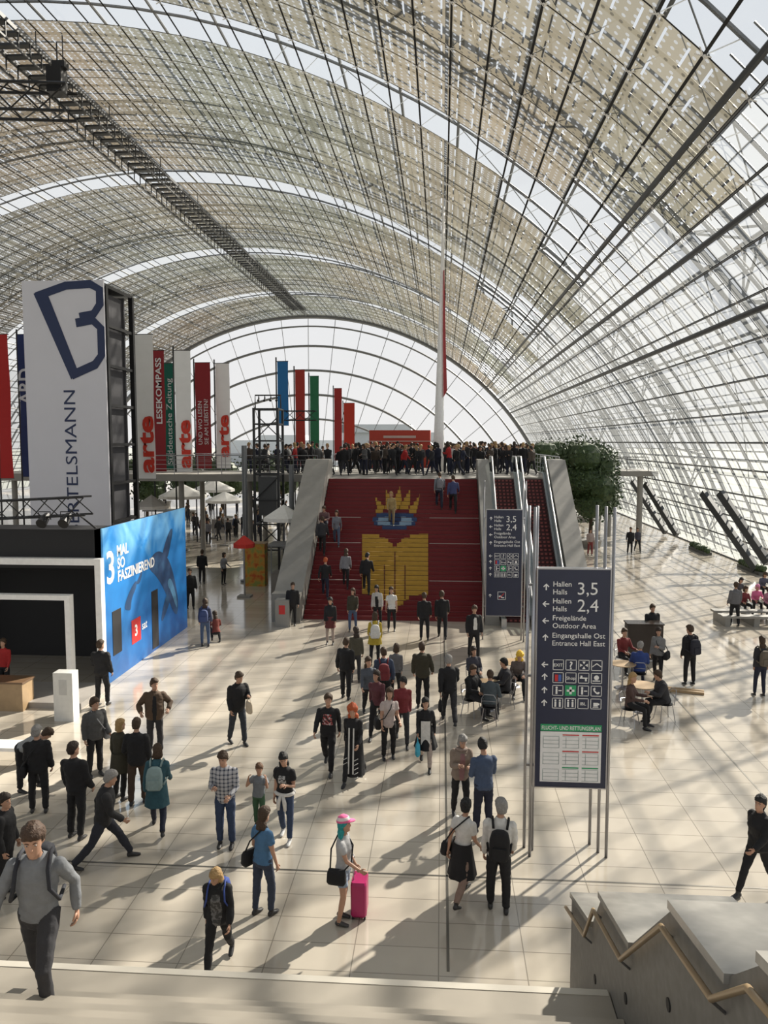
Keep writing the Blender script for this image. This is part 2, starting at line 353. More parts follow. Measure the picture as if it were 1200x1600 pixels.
def remesh(mb,vox,it=2):
    me=mb.data('tmp',[]); ob=bpy.data.objects.new('tmp',me); C.objects.link(ob)
    md=ob.modifiers.new('r','REMESH'); md.mode='VOXEL'; md.voxel_size=vox; md.adaptivity=0
    sm=ob.modifiers.new('s','SMOOTH'); sm.factor=.5; sm.iterations=it
    bpy.context.view_layer.update(); m2=bpy.data.meshes.new_from_object(ob.evaluated_get(bpy.context.evaluated_depsgraph_get()))
    vs=[v.co.copy() for v in m2.vertices]; ns=[v.normal.copy() for v in m2.vertices]; fs=[tuple(p.vertices) for p in m2.polygons]
    bpy.data.objects.remove(ob); bpy.data.meshes.remove(me); bpy.data.meshes.remove(m2); return vs,ns,fs
INK=mat((.01,.01,.012),.3); EYW=mat((.4,.38,.36),.3); LIP=mat((.3,.11,.09),.5)
def classify(mb,vs,fs,T,inner):
    bv=BVHTree.FromPolygons(mb.v,mb.f); out=[]; Ti=T.inverted()
    for f in fs:
        c=(vs[f[0]]+vs[f[1]]+vs[f[2]]+vs[f[-1]])/4 if len(f)==4 else sum((vs[i] for i in f),Vector())/len(f)
        h=bv.find_nearest(c); z=mb.m[h[2]]
        if inner and z in(1,):
            q=Ti@c
            if q.y<-.03 and abs(q.x)<inner[0]*(1+.25*sin(q.z*9)) and inner[1]<q.z<inner[2] : z=4
        out.append(z)
    return out
def person(px,py,h,hd,pose,o,label,z=0.0,pos=None,group=None):
    p=pos if pos is not None else G(px,py,z); p=Vector(p)
    hp_=h*F/math.hypot(p.x,p.y,H-p.z)
    near=hp_>88
    o=dict(o); o['seed']=(sum(map(ord,label))%997)*.37; s=h/1.75
    mb,fm,hb,T,hm,hands,hip=skel(pose,o)
    RZ=Matrix.Rotation(R(hd),3,'Z')
    tc=o.get('topm') or cloth(o['top']); bc=cloth(o['bot']); sc=mat(o.get('shoe',(.02,.02,.022)),.5); hc=mat(o['hair'],.7,0,.4,.8,40.)
    ic=o.get('inner'); im=(ic[3] if not isinstance(ic[3],tuple) else cloth(ic[3])) if ic else tc
    mats=[SK,tc,bc,sc,im,EYW,INK,LIP,hc]
    vox=.0085 if hp_>250 else (.0145 if near else .024)
    vs,ns,fs=remesh(mb,vox,(4 if hp_>250 else 3) if near else 2)
    zn=classify(mb,vs,fs,T,ic)
    body=MB(); body.v=list(vs); body.f=list(fs); body.m=list(zn)
    body.add(fm.v,fm.f); body.m[-len(fm.f):]=fm.m
    if not near: body.add(hb.v,hb.f,8)
    body.v=[v*s for v in body.v]
    ob=body.build('person',mats,loc=None,smooth=True); ob.location=p; ob.rotation_euler=(0,0,R(hd)); tag(ob,label,'person',group)
    wk=.6 if hp_>250 else 1.1
    def shell(name,zones,m,off,wr,side=0):
        idx={}; q=MB()
        for f,zz in zip(fs,zn):
            if zz in zones:
                if side and (vs[f[0]].x>0)!=(side>0): continue
                for i in f:
                    if i not in idx:
                        idx[i]=len(q.v); v=vs[i]; q.v.append((v+ns[i]*(off+wr*wk*noise.noise(v*8+Vector((o['seed'],0,0)))+wr*wk*.55*noise.noise(Vector((v.x*13,v.y*13,v.z*20)))))*s)
                q.f.append(tuple(idx[i] for i in f)); q.m.append(0)
        if q.f: q.build(name,m,parent=ob,world=False,smooth=True)
    if near:
        shell(o.get('tn','jacket' if o.get('jacket') else 'shirt'),(1,),tc,.006,.012)
        if ic: shell(o.get('inn','shirt'),(4,),im,.004,.004)
        shell('trousers' if not o.get('shorts') else 'shorts',(2,),bc,.005,.011)
        shell('shoe',(3,),sc,.003,0,1); shell('shoe',(3,),sc,.003,0,-1)
        if hb.f:
            hb.v=[v*s for v in hb.v]; hb.build('hair',hc,parent=ob,world=False,smooth=True)
    hz=hip.z
    def cone(name,z1,z0,r1,r0,c,pl=.06):
        q=MB(); rings=[]
        for k in range(7):
            t=k/6; zz=z1+(z0-z1)*t; rx=r1[0]+(r0[0]-r1[0])*t; ry=r1[1]+(r0[1]-r1[1])*t
            rings.append([Vector((rx*(1+pl*t*sin(a*7))*cos(a),ry*(1+pl*t*sin(a*7))*sin(a)+.01,zz))*s for a in [2*PI*i/36 for i in range(36)]])
        q.loft(rings,cap=False); q.build(name,cloth(c),parent=ob,world=False,smooth=True)
    if o.get('skirt'): cone('skirt',hz+.12,hz-o['skirt'][0],(.16,.13),(o['skirt'][2] if len(o['skirt'])>2 else .27,)*2,o['skirt'][1])
    if o.get('coat'): cone('coat_skirt',hz+.1,hz-o['coat'],(.19,.155),(.235,.225),o['top'],.04)
    if o.get('cap'):
        q=MB(); q.loft([[hm@Vector((a*cos(2*PI*k/16),.004+b*sin(2*PI*k/16),zz))*s for k in range(16)] for zz,a,b in ((.055,.097,.117),(.09,.095,.114),(.135,.074,.087),(.165,.03,.035))],ms=[0,1,0]); q.loft([[hm@Vector((a*cos(2*PI*k/16),-.07+b*sin(2*PI*k/16),zz))*s for k in range(16)] for zz,a,b in ((.05,.078,.12),(.062,.076,.118))],m=0)
        q.build('cap',[cloth(o['cap']),cloth((.7,.6,.62))],parent=ob,world=False,smooth=True)
    if o.get('apron'):
        q=MB(); q.box(-.11*s,.11*s,-.2*s,-.185*s,(hz-.35)*s,(hz+.3)*s); q.build('apron',cloth(WH),parent=ob,world=False)
    if o.get('bands'):
        q=MB()
        for sd in(1,-1):
            q.bar(Vector((sd*.05,-.245,.25))*s,Vector((sd*.05,-.175,hz+.35))*s,.03*s,.01*s)
            for b in range(5): q.bar(Vector((sd*.12-.04,-.245,.15+b*.1))*s,Vector((sd*.12+.04,-.245,.2+b*.1))*s,.025*s,.01*s)
        q.build('white_trim',cloth(WH),parent=ob,world=False)
    if o.get('scarf'):
        q=MB(); q.tube([(T@Vector((.09*cos(a),-.01+.085*sin(a),.52)))*s for a in [2*PI*i/12 for i in range(13)]],.032*s,8); q.build('scarf',cloth(o['scarf']),parent=ob,world=False,smooth=True)
    if o.get('tied'):
        q=MB(); q.tube([(T@Vector((.18*cos(a),.14*sin(a),.02)))*s for a in [2*PI*i/16 for i in range(17)]],.035*s,8)
        for sd in(1,-1): q.tube([(T@Vector((sd*.02,-.15,.02)))*s,(T@Vector((sd*.06,-.17,-.12)))*s,(T@Vector((sd*.07,-.17,-.27)))*s],[.03*s,.04*s,.03*s],8)
        q.build('tied_jumper',cloth(o['tied']),parent=ob,world=False,smooth=True)
    M=Matrix.Translation(p)@RZ.to_4x4()@Matrix.Scale(s,4)
    bg=o.get('bag')
    if bg:
        kind,bcx,bl=bg[:3]; bm_=cloth(bcx); MT=M@T
        if kind=='backpack':
            base=MT@Vector((0,.2,.1)); e=empty('backpack',base,bl,'backpack'); bs=o.get('bagw',1.0)
            q=MB(); rr=[]
            for zz,a,b in ((.02,.12,.07),(.06,.15,.09),(.3,.15,.085),(.42,.12,.07),(.46,.06,.04)):
                rr.append([MT@Vector((bs*a*max(-1,min(1,1.25*cos(t))),.235+b*max(-1,min(1,1.25*sin(t))),zz)) for t in [2*PI*i/16 for i in range(16)]])
            q.loft(rr); bb=q.build('bag_body',bm_,parent=e,smooth=True)
            q=MB(); q.mbox(MT@Matrix.Translation((0,.325,.14)),.1*bs,.025,.09); q.build('pocket',bm_,parent=bb)
            sw_=o.get('strapw',.019)
            for sd in (1,-1):
                q=MB(); q.tube([MT@Vector((sd*.1,.15,.44)),MT@Vector((sd*.115,.08,.535)),MT@Vector((sd*.12,0,.55)),MT@Vector((sd*.125,-.11,.48)),MT@Vector((sd*.14,-.15,.33)),MT@Vector((sd*.19,-.08,.18)),MT@Vector((sd*.16,.17,.1))],sw_,6); q.build('strap',bm_,parent=e,smooth=True)
        elif kind=='shoulder':
            sd=bg[3] if len(bg)>3 else 1
            base=MT@Vector((sd*.25,.04,-.16)); e=empty('shoulder_bag',base,bl,'bag')
            q=MB(); rr=[]
            for zz,a,b in ((-.16,.05,.13),(-.12,.065,.155),(.02,.055,.15),(.08,.03,.13)):
                rr.append([MT@Vector((sd*.26+a*max(-1,min(1,1.3*cos(t))),.04+b*max(-1,min(1,1.3*sin(t))),zz)) for t in [2*PI*i/16 for i in range(16)]])
            q.loft(rr); q.build('bag_body',bm_,parent=e,smooth=True)
            q=MB(); q.tube([MT@Vector((sd*.25,.15,.08)),MT@Vector((sd*.1,.18,.32)),MT@Vector((-sd*.05,.11,.5)),MT@Vector((-sd*.08,0,.555)),MT@Vector((0,-.155,.38)),MT@Vector((sd*.14,-.165,.15)),MT@Vector((sd*.25,-.08,.07))],.012,6); q.build('strap',bm_,parent=e,smooth=True)
        elif kind=='hand':
            sd=bg[3] if len(bg)>3 else 0; hp3=M@hands[sd]; e=empty('hand_bag',hp3-Z_*.42*s,bl,'bag'); q=MB(); rr=[]
            for zz,a,b in ((-.42,.1,.04),(-.38,.15,.06),(-.2,.15,.05),(-.14,.12,.025)):
                rr.append([hp3+RZ@Vector((b*cos(t),a*sin(t),zz)) for t in [2*PI*i/14 for i in range(14)]])
            q.loft(rr); q.build('bag_body',bm_,parent=e,smooth=True)
            q=MB(); q.tube([hp3+RZ@Vector((0,-.08,-.14)),hp3+RZ@Vector((0,-.03,-.01)),hp3+RZ@Vector((0,.03,-.01)),hp3+RZ@Vector((0,.08,-.14))],.007,6); q.build('handle',bm_,parent=e)
    return ob,M,T,hands
LZ=2.2
PRT=ramp_mat('shirt_print',[(.4,(.02,.02,.02)),(.55,(.4,.4,.4))],28,'NOISE',.8)
PR2=ramp_mat('grey_print',[(.45,(.04,.04,.042)),(.6,(.14,.14,.145))],22,'NOISE',.8)
PLD=plaid_mat()
person(68,1583,1.84,6,'stepup',dict(top=(.17,.18,.195),bot=(.03,.03,.035),hair=(.05,.025,.013),hem=-.02,tn='sweater',loose=-.004,slim=.9,arm=((-22,20,26),(18,24,20)),hy=6,shoe=(.03,.025,.02),bagw=.6,bag=('backpack',(.02,.022,.03),'dark backpack on the person in grey sweater stepping onto the landing')),'person in grey sweater and dark grey jeans stepping onto the stone landing',z=LZ)
person(343,1514,1.56,4,'walk2',dict(g='f',top=BLK,bot=BLK,hair=HBL,hs='bob',hp=24,jacket=1,inner=(.07,-.2,.42,PR2),hem=-.12,strapw=.012,bag=('backpack',(.03,.06,.25),'blue backpack worn by the blonde person at the foot of the near stairs')),'blonde person in open black jacket looking down at the foot of the near stairs')
person(537,1440,1.62,80,'stand2',dict(g='f',top=(.42,.42,.43),bot=(.25,.31,.4),hair=(.015,.27,.28),hs='long',short=1,shorts=1,cap=PINK,hem=.0,shoe=(.05,.05,.05),arm=((14,6,20),(20,10,30)),bag=('shoulder',BLK,'small black bag slung on the person with the pink cap',-1)),'person with long teal hair, pink cap, pale T-shirt and pale shorts')
person(412,1430,1.68,150,'stand2',dict(g='f',top=LBL,bot=(.03,.04,.07),hair=HM,hs='long',short=1,bag=('shoulder',BLK,'dark shoulder bag on the person in blue T-shirt beside the child',1)),'person in blue T-shirt and dark jeans turned away, below the child')
person(353,1322,1.76,5,'hold',dict(topm=PLD,top=GR,bot=JEAN,hair=HM,hem=-.1,arm=((6,12,60),(14,8,90))),'person in black and white checked shirt and blue jeans facing the camera')
person(405,1292,1.18,-8,'face',dict(top=(.17,.19,.21),bot=(.04,.10,.05),hair=(.12,.06,.03),head=1.2,short=1,hem=-.05),'child in grey T-shirt and green trousers with both hands raised to face')
person(446,1312,1.66,-4,'hold1',dict(g='f',top=BLK,bot=JEAN,hair=HK,hs='long',short=1,inner=(.07,.24,.4,PRT),inn='print',tied=WH,shoe=(.5,.5,.5)),'person in black printed T-shirt with white jumper tied round waist and jeans')
person(163,1350,1.75,112,'stride',dict(top=(.016,.016,.018),bot=(.018,.02,.03),hair=HG,jacket=1,hem=-.14,hp=12),'grey-haired person in black jacket striding right in the left foreground')
person(122,1308,1.76,168,'stand',dict(top=BLK,bot=BLK,hair=HB,jacket=1,hem=-.12),'person in black standing with back turned, left of the striding grey-haired person')
person(247,1298,1.66,195,'walk',dict(g='f',top=TEAL,bot=NAVY,hair=HM,hs='bob',jacket=1,hem=-.11,coat=.34,bag=('backpack',(.22,.3,.3),'pale blue-grey backpack on the person in the teal coat')),'person in teal coat seen from behind')
person(190,1248,1.64,160,'stand',dict(g='f',top=OLV,bot=BLK,hair=HBL,hs='bob',jacket=1,hem=-.11,coat=.3),'person with short blonde hair in long brown coat among the left group')
person(216,1256,1.72,190,'stand2',dict(top=BLK,bot=(.05,.03,.02),hair=HM,jacket=1,hem=-.13),'person in black jacket just right of the long brown coat in left group')
person(243,1178,1.76,20,'hips',dict(top=(.075,.046,.028),bot=DG,hair=HM,jacket=1,hem=-.1,bulk=.05,inner=(.04,-.2,.45,BLK)),'stout person in brown jacket with hands at waist facing the camera')
person(150,1212,1.72,50,'stand2',dict(top=(.07,.07,.07),bot=BLK,hair=HM,jacket=1,hem=-.1,bag=('shoulder',LG,'grey shoulder bag on the person near the white pillar',1)),'person in grey jacket standing near the white pillar')
person(62,1268,1.7,200,'stand',dict(top=BLK,bot=BLK,hair=HG,jacket=1,hem=-.14,bulk=.02,bag=('shoulder',BLK,'black bag on the grey-haired person near the left edge',1)),'grey-haired person in black jacket with back turned near the left edge')
person(38,1235,1.72,80,'bend',dict(top=(.25,.26,.27),bot=BLK,hair=HM,hem=.0),'person in pale grey shirt bending over at the left edge')
person(12,1400,1.68,100,'stand',dict(top=BLK,bot=BLK,hair=HB,jacket=1,hem=-.12),'person in black cut by the left edge behind the person in grey sweater')
person(160,1103,1.8,175,'stand2',dict(top=BLK,bot=BLK,hair=HM,jacket=1,hem=-.1),'person in black looking at the blue sea picture wall')
person(372,1163,1.78,40,'hold1',dict(top=BLK,bot=(.025,.03,.04),hair=HM,jacket=1,hem=-.12,bag=('hand',(.5,.42,.32),'cream bag held by the person in black alone on the left floor',0)),'person in black jacket standing alone in the left middle of the floor')
person(513,1203,1.76,0,'walk',dict(top=BLK,bot=BLK,hair=HM,hem=-.08,inner=(.09,.18,.42,ramp_mat('red_white_print',[(.42,(.02,.02,.02)),(.5,(.4,.02,.02)),(.62,(.45,.45,.45))],22)),inn='print'),'person in black sweatshirt with a red and white print walking toward camera')
person(553,1220,1.72,-10,'walk2',dict(g='f',top=BLK,bot=BLK,hair=HR,hs='curly',coat=.72,bands=1,hem=-.1),'costumed person with orange hair in long black robe with white trim')
person(607,1187,1.66,10,'stand2',dict(g='f',top=(.45,.38,.36),bot=BLK,hair=HM,hs='bob',short=1,hem=-.12,bag=('shoulder',BLK,'black bag across the person in pale T-shirt in the middle crowd',-1)),'person in pale pink-white T-shirt walking in the middle crowd')
person(628,1162,1.68,5,'walk',dict(g='f',top=(.16,.02,.025),bot=DG,hair=HK,jacket=1),'person in dark red jacket in the middle crowd')
person(665,1198,1.62,0,'walk',dict(g='f',top=BLK,bot=(.38,.31,.27),hair=HK,hs='bob',skirt=(.4,BLK,.28),apron=1,bag=('hand',(.05,.35,.5),'bright blue bag carried by the person in white apron',1)),'costumed person in black dress with white apron')
person(660,1105,1.78,180,'stand',dict(top=OLV,bot=BLK,hair=HM,jacket=1,hem=-.16),'person in dark olive coat with back turned in the middle crowd')
person(702,1130,1.8,185,'walk',dict(top=BLK,bot=DG,hair=HG,jacket=1,hem=-.16,bag=('hand',BLK,'black briefcase held by the person in the long dark coat',0)),'grey-haired person in long dark coat walking away right of the middle crowd')
person(719,1278,1.66,8,'hold',dict(g='f',top=(.22,.17,.135),bot=BLK,hair=HG,hs='bob',jacket=1,hem=-.13,inner=(.05,-.2,.45,(.25,.13,.13)),scarf=(.26,.2,.17)),'older person with grey hair in beige jacket left of the blue sign')
person(755,1303,1.76,200,'hold',dict(top=(.05,.075,.135),bot=NAVY,hair=HK,hem=-.08),'person in blue shirt with back turned beside the older person in beige')
person(722,1405,1.66,150,'walk',dict(g='f',top=WH,bot=(.22,.15,.12),hair=HK,hs='bun',short=1,skirt=(.45,BLK,.24),bag=('shoulder',BLK,'large black shoulder bag on the person in white top and black skirt',1)),'person in white top and black skirt walking beside the black backpack wearer')
person(778,1425,1.78,176,'stand',dict(top=WH,bot=BLK,hair=HG,hem=-.05,collar=1,bag=('backpack',BLK,'black backpack on the grey-haired person in white shirt')),'grey-haired person in white shirt and black trousers left of sign poles')
person(1183,1400,1.72,-60,'walk2',dict(g='f',top=BLK,bot=BLK,hair=HK,hs='tail',jacket=1),'person in black at the right edge of the floor facing left')
person(1077,1070,1.78,200,'stand',dict(top=BLK,bot=BLK,hair=HM,jacket=1,hem=-.12,bag=('backpack',(.02,.02,.03),'black backpack on the person standing right of the cafe tables')),'person in black standing right of the cafe tables')
person(1187,1088,1.7,190,'stand',dict(g='f',top=DG,bot=NAVY,hair=HM,hs='long',jacket=1,bag=('backpack',(.12,.1,.075),'brown backpack on the person at right edge')),'person with long hair and dark jacket at the right edge near the benches')
person(1147,978,1.72,180,'stand',dict(top=GR,bot=BLK,hair=HM,jacket=1),'person in grey jacket standing left of the bench at right')
ML=[(540,1092,1.72,170,'stand',dict(top=BLK,bot=BLK,hair=HM,jacket=1,hem=-.12),'person in black jacket at the left of the middle crowd, back turned'),
(556,1066,1.66,180,'stand2',dict(g='f',top=(.06,.055,.038),bot=DG,hair=HB,hs='long',jacket=1),'person with long dark hair and drab jacket behind the left of middle crowd'),
(577,1122,1.68,10,'walk',dict(g='f',top=(.07,.08,.1),bot=BLK,hair=HM,hs='long'),'person in slate top behind the orange-haired costume'),
(590,1150,1.7,-5,'walk2',dict(g='f',top=(.1,.03,.038),bot=BLK,hair=HB,hs='bob'),'person in wine coloured top half hidden behind the pale T-shirt'),
(600,1112,1.72,190,'stand',dict(top=(.035,.05,.09),bot=BLK,hair=HM,jacket=1,bag=('backpack',(.16,.025,.03),'red backpack in the middle crowd')),'person in dark blue jacket wearing a red backpack in the middle crowd'),
(618,1095,1.6,175,'stand',dict(g='f',top=(.12,.12,.13),bot=BLK,hair=HM,hs='bob'),'person in grey top behind the middle crowd'),
(586,1040,1.72,180,'stand2',dict(g='f',top=YEL,bot=BLK,hair=HM,hs='bob',jacket=1,hem=-.13,coat=.2,bag=('backpack',WH,'white backpack on the person in the yellow coat')),'person in mustard yellow coat seen from behind'),
(740,1030,1.8,8,'stand',dict(top=BLK,bot=BLK,hair=HM,jacket=1,hem=-.14,inner=(.05,.05,.45,WH)),'person in dark suit with open white shirt facing the camera near the stairs foot'),
(663,1000,1.72,182,'stand',dict(top=BLK,bot=BLK,hair=HM,jacket=1,hem=-.15),'person in black coat left of a pair walking to the red stairs'),
(691,998,1.8,178,'walk',dict(top=BLK,bot=BLK,hair=HM,jacket=1,hem=-.15),'taller person in black coat right of a pair walking to the red stairs'),
(612,986,1.68,4,'stand',dict(g='f',top=WH,bot=BLK,hair=HM,hs='long',short=1),'person in white top and black trousers at the foot of red stairs, right of two'),
(590,981,1.66,-4,'stand',dict(g='f',top=(.45,.43,.41),bot=BLK,hair=HK,hs='long',jacket=1,inner=(.06,-.1,.4,BLK)),'person in white jacket over black at the foot of red stairs, left of two'),
(551,987,1.66,2,'stand2',dict(g='f',top=OLV,bot=(.06,.09,.16),hair=HM,hs='bob',jacket=1),'person in olive jacket and blue jeans at the foot of red stairs'),
(516,1007,1.68,0,'stand',dict(g='f',top=BLK,bot=(.35,.28,.24),hair=HK,hs='long',skirt=(.3,(.1,.02,.02),.2),jacket=1),'costumed person in black top and dark red skirt at the foot of red stairs'),
(457,978,1.7,10,'stand',dict(top=BLK,bot=BLK,hair=HM,jacket=1,hem=-.12),'person in black beside the grey cabinet left of the red stairs'),
(316,912,1.72,180,'stand',dict(top=BLK,bot=BLK,hair=HM,jacket=1),'person in black standing behind the blue wall near the orange counter'),
(350,913,1.6,60,'stand2',dict(g='f',top=(.2,.21,.23),bot=BLK,hair=HB,hs='bob'),'person in pale grey top and black trousers near the orange counter'),
(298,952,1.75,30,'stand',dict(top=BLK,bot=BLK,hair=HM,jacket=1),'person in black at the end of the blue wall'),
(321,1010,1.68,190,'stand',dict(g='f',top=(.04,.05,.1),bot=(.05,.08,.15),hair=HM,hs='long',jacket=1,bag=('backpack',(.04,.06,.15),'dark blue backpack on the person near the end of the blue wall')),'person in blue jacket and jeans near the end of the blue wall'),
(338,1005,1.6,200,'squat',dict(g='f',top=(.18,.04,.03),bot=BLK,hair=HM,hs='long'),'person in rust red top crouching beside the blue wall'),
(922,868,1.7,10,'stand',dict(top=(.35,.28,.26),bot=(.2,.04,.04),hair=HM),'person in pale top and red trousers under the right tree'),
(984,866,1.72,0,'stand',dict(top=BLK,bot=BLK,hair=HM),'left person of two dark figures on the bright far right floor'),
(996,863,1.66,0,'walk',dict(g='f',top=(.05,.05,.07),bot=BLK,hair=HM,hs='bob'),'right person of two dark figures on the bright far right floor'),
(893,855,1.7,180,'stand',dict(top=GR,bot=NAVY,hair=HM),'person in grey top near the escalator side wall'),
(326,850,1.7,0,'stand',dict(top=(.17,.17,.19),bot=BLK,hair=HM),'person in grey near the white parasols'),
(357,846,1.7,180,'stand',dict(top=DG,bot=BLK,hair=HM),'dark dressed person near the steel columns under the gallery'),
(318,842,1.7,180,'walk',dict(top=(.16,.06,.05),bot=BLK,hair=HM),'person in reddish top beyond the white parasols'),
(368,838,1.65,0,'stand',dict(g='f',top=(.06,.09,.17),bot=BLK,hair=HBL,hs='bob'),'blonde person in blue near the red parasol')]
for a in ML: person(*a)
SY0,SY1,SZ=31.6,39.4,5.37; NS=32; RI=SZ/NS; TR=(SY1-SY0)/NS
def SP(px,py):
    d=ray(px,py); k=SZ/(SY1-SY0) ; t=(-k*SY0-H)/(d.z-k*d.y); return Vector((d.x*t,d.y*t,H+d.z*t))
for (px,py,h,hd,ps,o,l) in [
(508,938,1.72,180,'climb',dict(top=BLK,bot=NAVY,hair=HR),'person in black with reddish hair climbing the lower left of the red stairs'),
(540,922,1.7,180,'climb',dict(g='f',top=(.17,.17,.19),bot=BLK,hair=HM,hs='long',jacket=1),'person in grey jacket on the lower red stairs'),
(572,935,1.74,180,'climb',dict(top=BLK,bot=BLK,hair=HK,jacket=1),'person in black climbing over the left page of the emblem'),
(503,872,1.72,180,'climb',dict(top=DG,bot=BLK,hair=HM,jacket=1),'person in dark grey near the left wall of the red stairs'),
(526,856,1.68,0,'walk',dict(g='f',top=(.15,.16,.19),bot=(.06,.08,.13),hair=HM,hs='bob'),'person in grey coming down the red stairs'),
(508,834,1.65,0,'sit2',dict(top=(.13,.07,.07),bot=NAVY,hair=HM),'person sitting high on the left of the red stairs'),
(612,822,1.6,0,'walk',dict(g='f',top=(.3,.22,.1),bot=(.2,.15,.08),hair=HBL,hs='bob'),'person in tan standing on the eye of the painted emblem'),
(686,802,1.76,180,'climb',dict(top=(.15,.17,.2),bot=NAVY,hair=HM,bag=('backpack',(.17,.17,.19),'grey backpack of the left climber near the top of the red stairs')),'left climber of two near the top right of red stairs'),
(708,804,1.78,180,'climb',dict(top=(.04,.05,.13),bot=BLK,hair=HM),'right climber in dark blue of two near the top right of red stairs')]:
    q=SP(px,py); k=max(0,min(NS-1,int((q.y-SY0)/TR))); q.y=SY0+(k+.6)*TR; q.z=(k+1)*RI
    person(0,0,h,hd,ps,o,l,pos=q)
STL=mat((.36,.36,.38),.3,1.0); DKM=mat((.02,.02,.022),.4,.3); WOODL=mat((.36,.25,.14),.45,0,.2,0,6)
def make_chair():
    e=empty('cafe_chair',(0,0,0)); q=MB(); rr=[[Vector((a*.2,b*.2,z)) for a,b in [(cos(t)*1.0,sin(t)) for t in [2*PI*i/14 for i in range(14)]]] for z in (.43,.445)]; q.loft(rr); q.build('seat',DKM,parent=e,world=False)
    q=MB(); q.tube([(-.18,.16,.44),(-.19,.2,.7),(-.12,.24,.82),(.12,.24,.82),(.19,.2,.7),(.18,.16,.44)],.011,6); q.tube([(-.17,.2,.64),(0,.25,.66),(.17,.2,.64)],.03,6,flat=.3); q.build('backrest',STL,parent=e,world=False)
    for sx in(1,-1):
        for sy in (1,-1): q=MB(); q.tube([(sx*.14,sy*.14,.43),(sx*.2,sy*.2,0)],.011,6); q.build('leg',STL,parent=e,world=False)
    return e
CH0=make_chair(); first=[True]
def chair(p,hd,label,group='cafe chairs around the small round tables'):
    e=CH0 if first[0] else copy_tree(CH0); first[0]=False
    e.location=p; e.rotation_euler=(0,0,R(hd)); tag(e,label,'chair',group); return e
def table(px,py,label):
    p=G(px,py); e=empty('cafe_table',p,label,'table'); q=MB(); q.tube([p+Z_*.72,p+Z_*.74],.38,24); q.build('tabletop',WOODL,parent=e); q=MB(); q.tube([p+Z_*.02,p+Z_*.72],.03,10); q.build('column',STL,parent=e)
    q=MB(); q.tube([p,p+Z_*.03],[.24,.2],16); q.build('base',STL,parent=e); return p
table(1003,1112,'round light wood cafe table right of the tall blue sign')
table(972,1075,'round cafe table partly behind the tall blue sign'); table(760,1108,'round cafe table left of the tall blue sign')
table(800,1072,'round cafe table further back left of the tall blue sign')
for (px,py,hd,ps,o,l) in [
(983,1133,60,'sit',dict(g='f',top=(.07,.04,.035),bot=BLK,hair=HBL,hs='long'),'seated person in brown top just right of the tall blue sign'),
(1038,1125,-80,'sit2',dict(top=(.025,.025,.03),bot=BLK,hair=HM,jacket=1),'seated person in black at the right side of the wooden cafe table'),
(998,1075,170,'sit',dict(top=(.02,.045,.18),bot=NAVY,hair=HG,jacket=1),'seated person in bright blue jacket at the cafe tables'),
(972,1048,20,'sit',dict(top=(.15,.02,.02),bot=BLK,hair=HM),'seated person in dark red behind the sign'),
(736,1118,60,'sit',dict(top=BLK,bot=DG,hair=HM,jacket=1),'seated person in black left of the cafe table'),
(765,1130,170,'sit2',dict(top=(.055,.07,.08),bot=DG,hair=HM),'seated person in slate grey with back turned'),
(790,1105,-80,'sit',dict(top=(.02,.02,.025),bot=BLK,hair=HK,jacket=1),'seated person in black next to the sign poles'),
(808,1085,0,'sit2',dict(g='f',top=(.1,.08,.075),bot=BLK,hair=(.8,.5,.04),hs='curly'),'seated person with bright yellow curly hair'),
(740,1082,10,'sit',dict(g='f',top=(.04,.04,.055),bot=BLK,hair=HB,hs='bob'),'seated person in black facing camera')]:
    p=G(px,py); person(0,0,1.72,hd,ps,o,l,pos=p)
    chair(p+Vector((0,0,0)),hd,l.replace('seated person','cafe chair under the person'))
person(1027,1066,1.68,-30,'hold1',dict(g='f',top=(.17,.17,.17),bot=BLK,hair=HB,hs='bob',jacket=1,bag=('shoulder',BLK,'black bag on the person standing behind the cafe tables',1)),'person in light grey standing behind the cafe tables')
person(1018,1025,1.76,10,'stand',dict(top=BLK,bot=BLK,hair=HM,jacket=1),'person in black behind the dark upright piano')
for i,(px,py,c,hc,l) in enumerate([(1160,962,(.16,.025,.03),HM,'seated person in dark red on the right bench'),(1180,958,(.6,.15,.3),(.65,.2,.36),'seated person in pink with pink hair on the right bench'),(1198,962,(.38,.17,.23),HM,'seated person in pale pink at right end of the bench'),(1150,945,(.06,.06,.07),HB,'seated person in black behind on the right bench'),(1190,935,(.08,.08,.12),HM,'seated person in dark grey behind the pink-haired one')]):
    person(px,py,1.66,[10,-10,0,20,5][i],'sit2',dict(g='f',top=c,bot=BLK,hair=hc,hs='bob'),l)
PROT=[]
for ps,o in (('stand',dict(top=BLK,bot=BLK,hair=HB,jacket=1)),('stand2',dict(g='f',top=BLK,bot=BLK,hair=HB,hs='long')),('walk',dict(top=BLK,bot=BLK,hair=HB)),('hold',dict(g='f',top=BLK,bot=BLK,hair=HB,hs='bob',jacket=1)),('walk2',dict(top=BLK,bot=BLK,hair=HB,jacket=1))):
    mb,fm,hb,T,hm,hn,hip=skel(ps,o); vs,ns,fs=remesh(mb,.032,1); zn=classify(mb,vs,fs,T,None)
    b=MB(); b.v=vs;b.f=fs;b.m=zn; b.add(hb.v,hb.f,4); PROT.append(b.data('person',[SK]*5,smooth=True))
used=[]
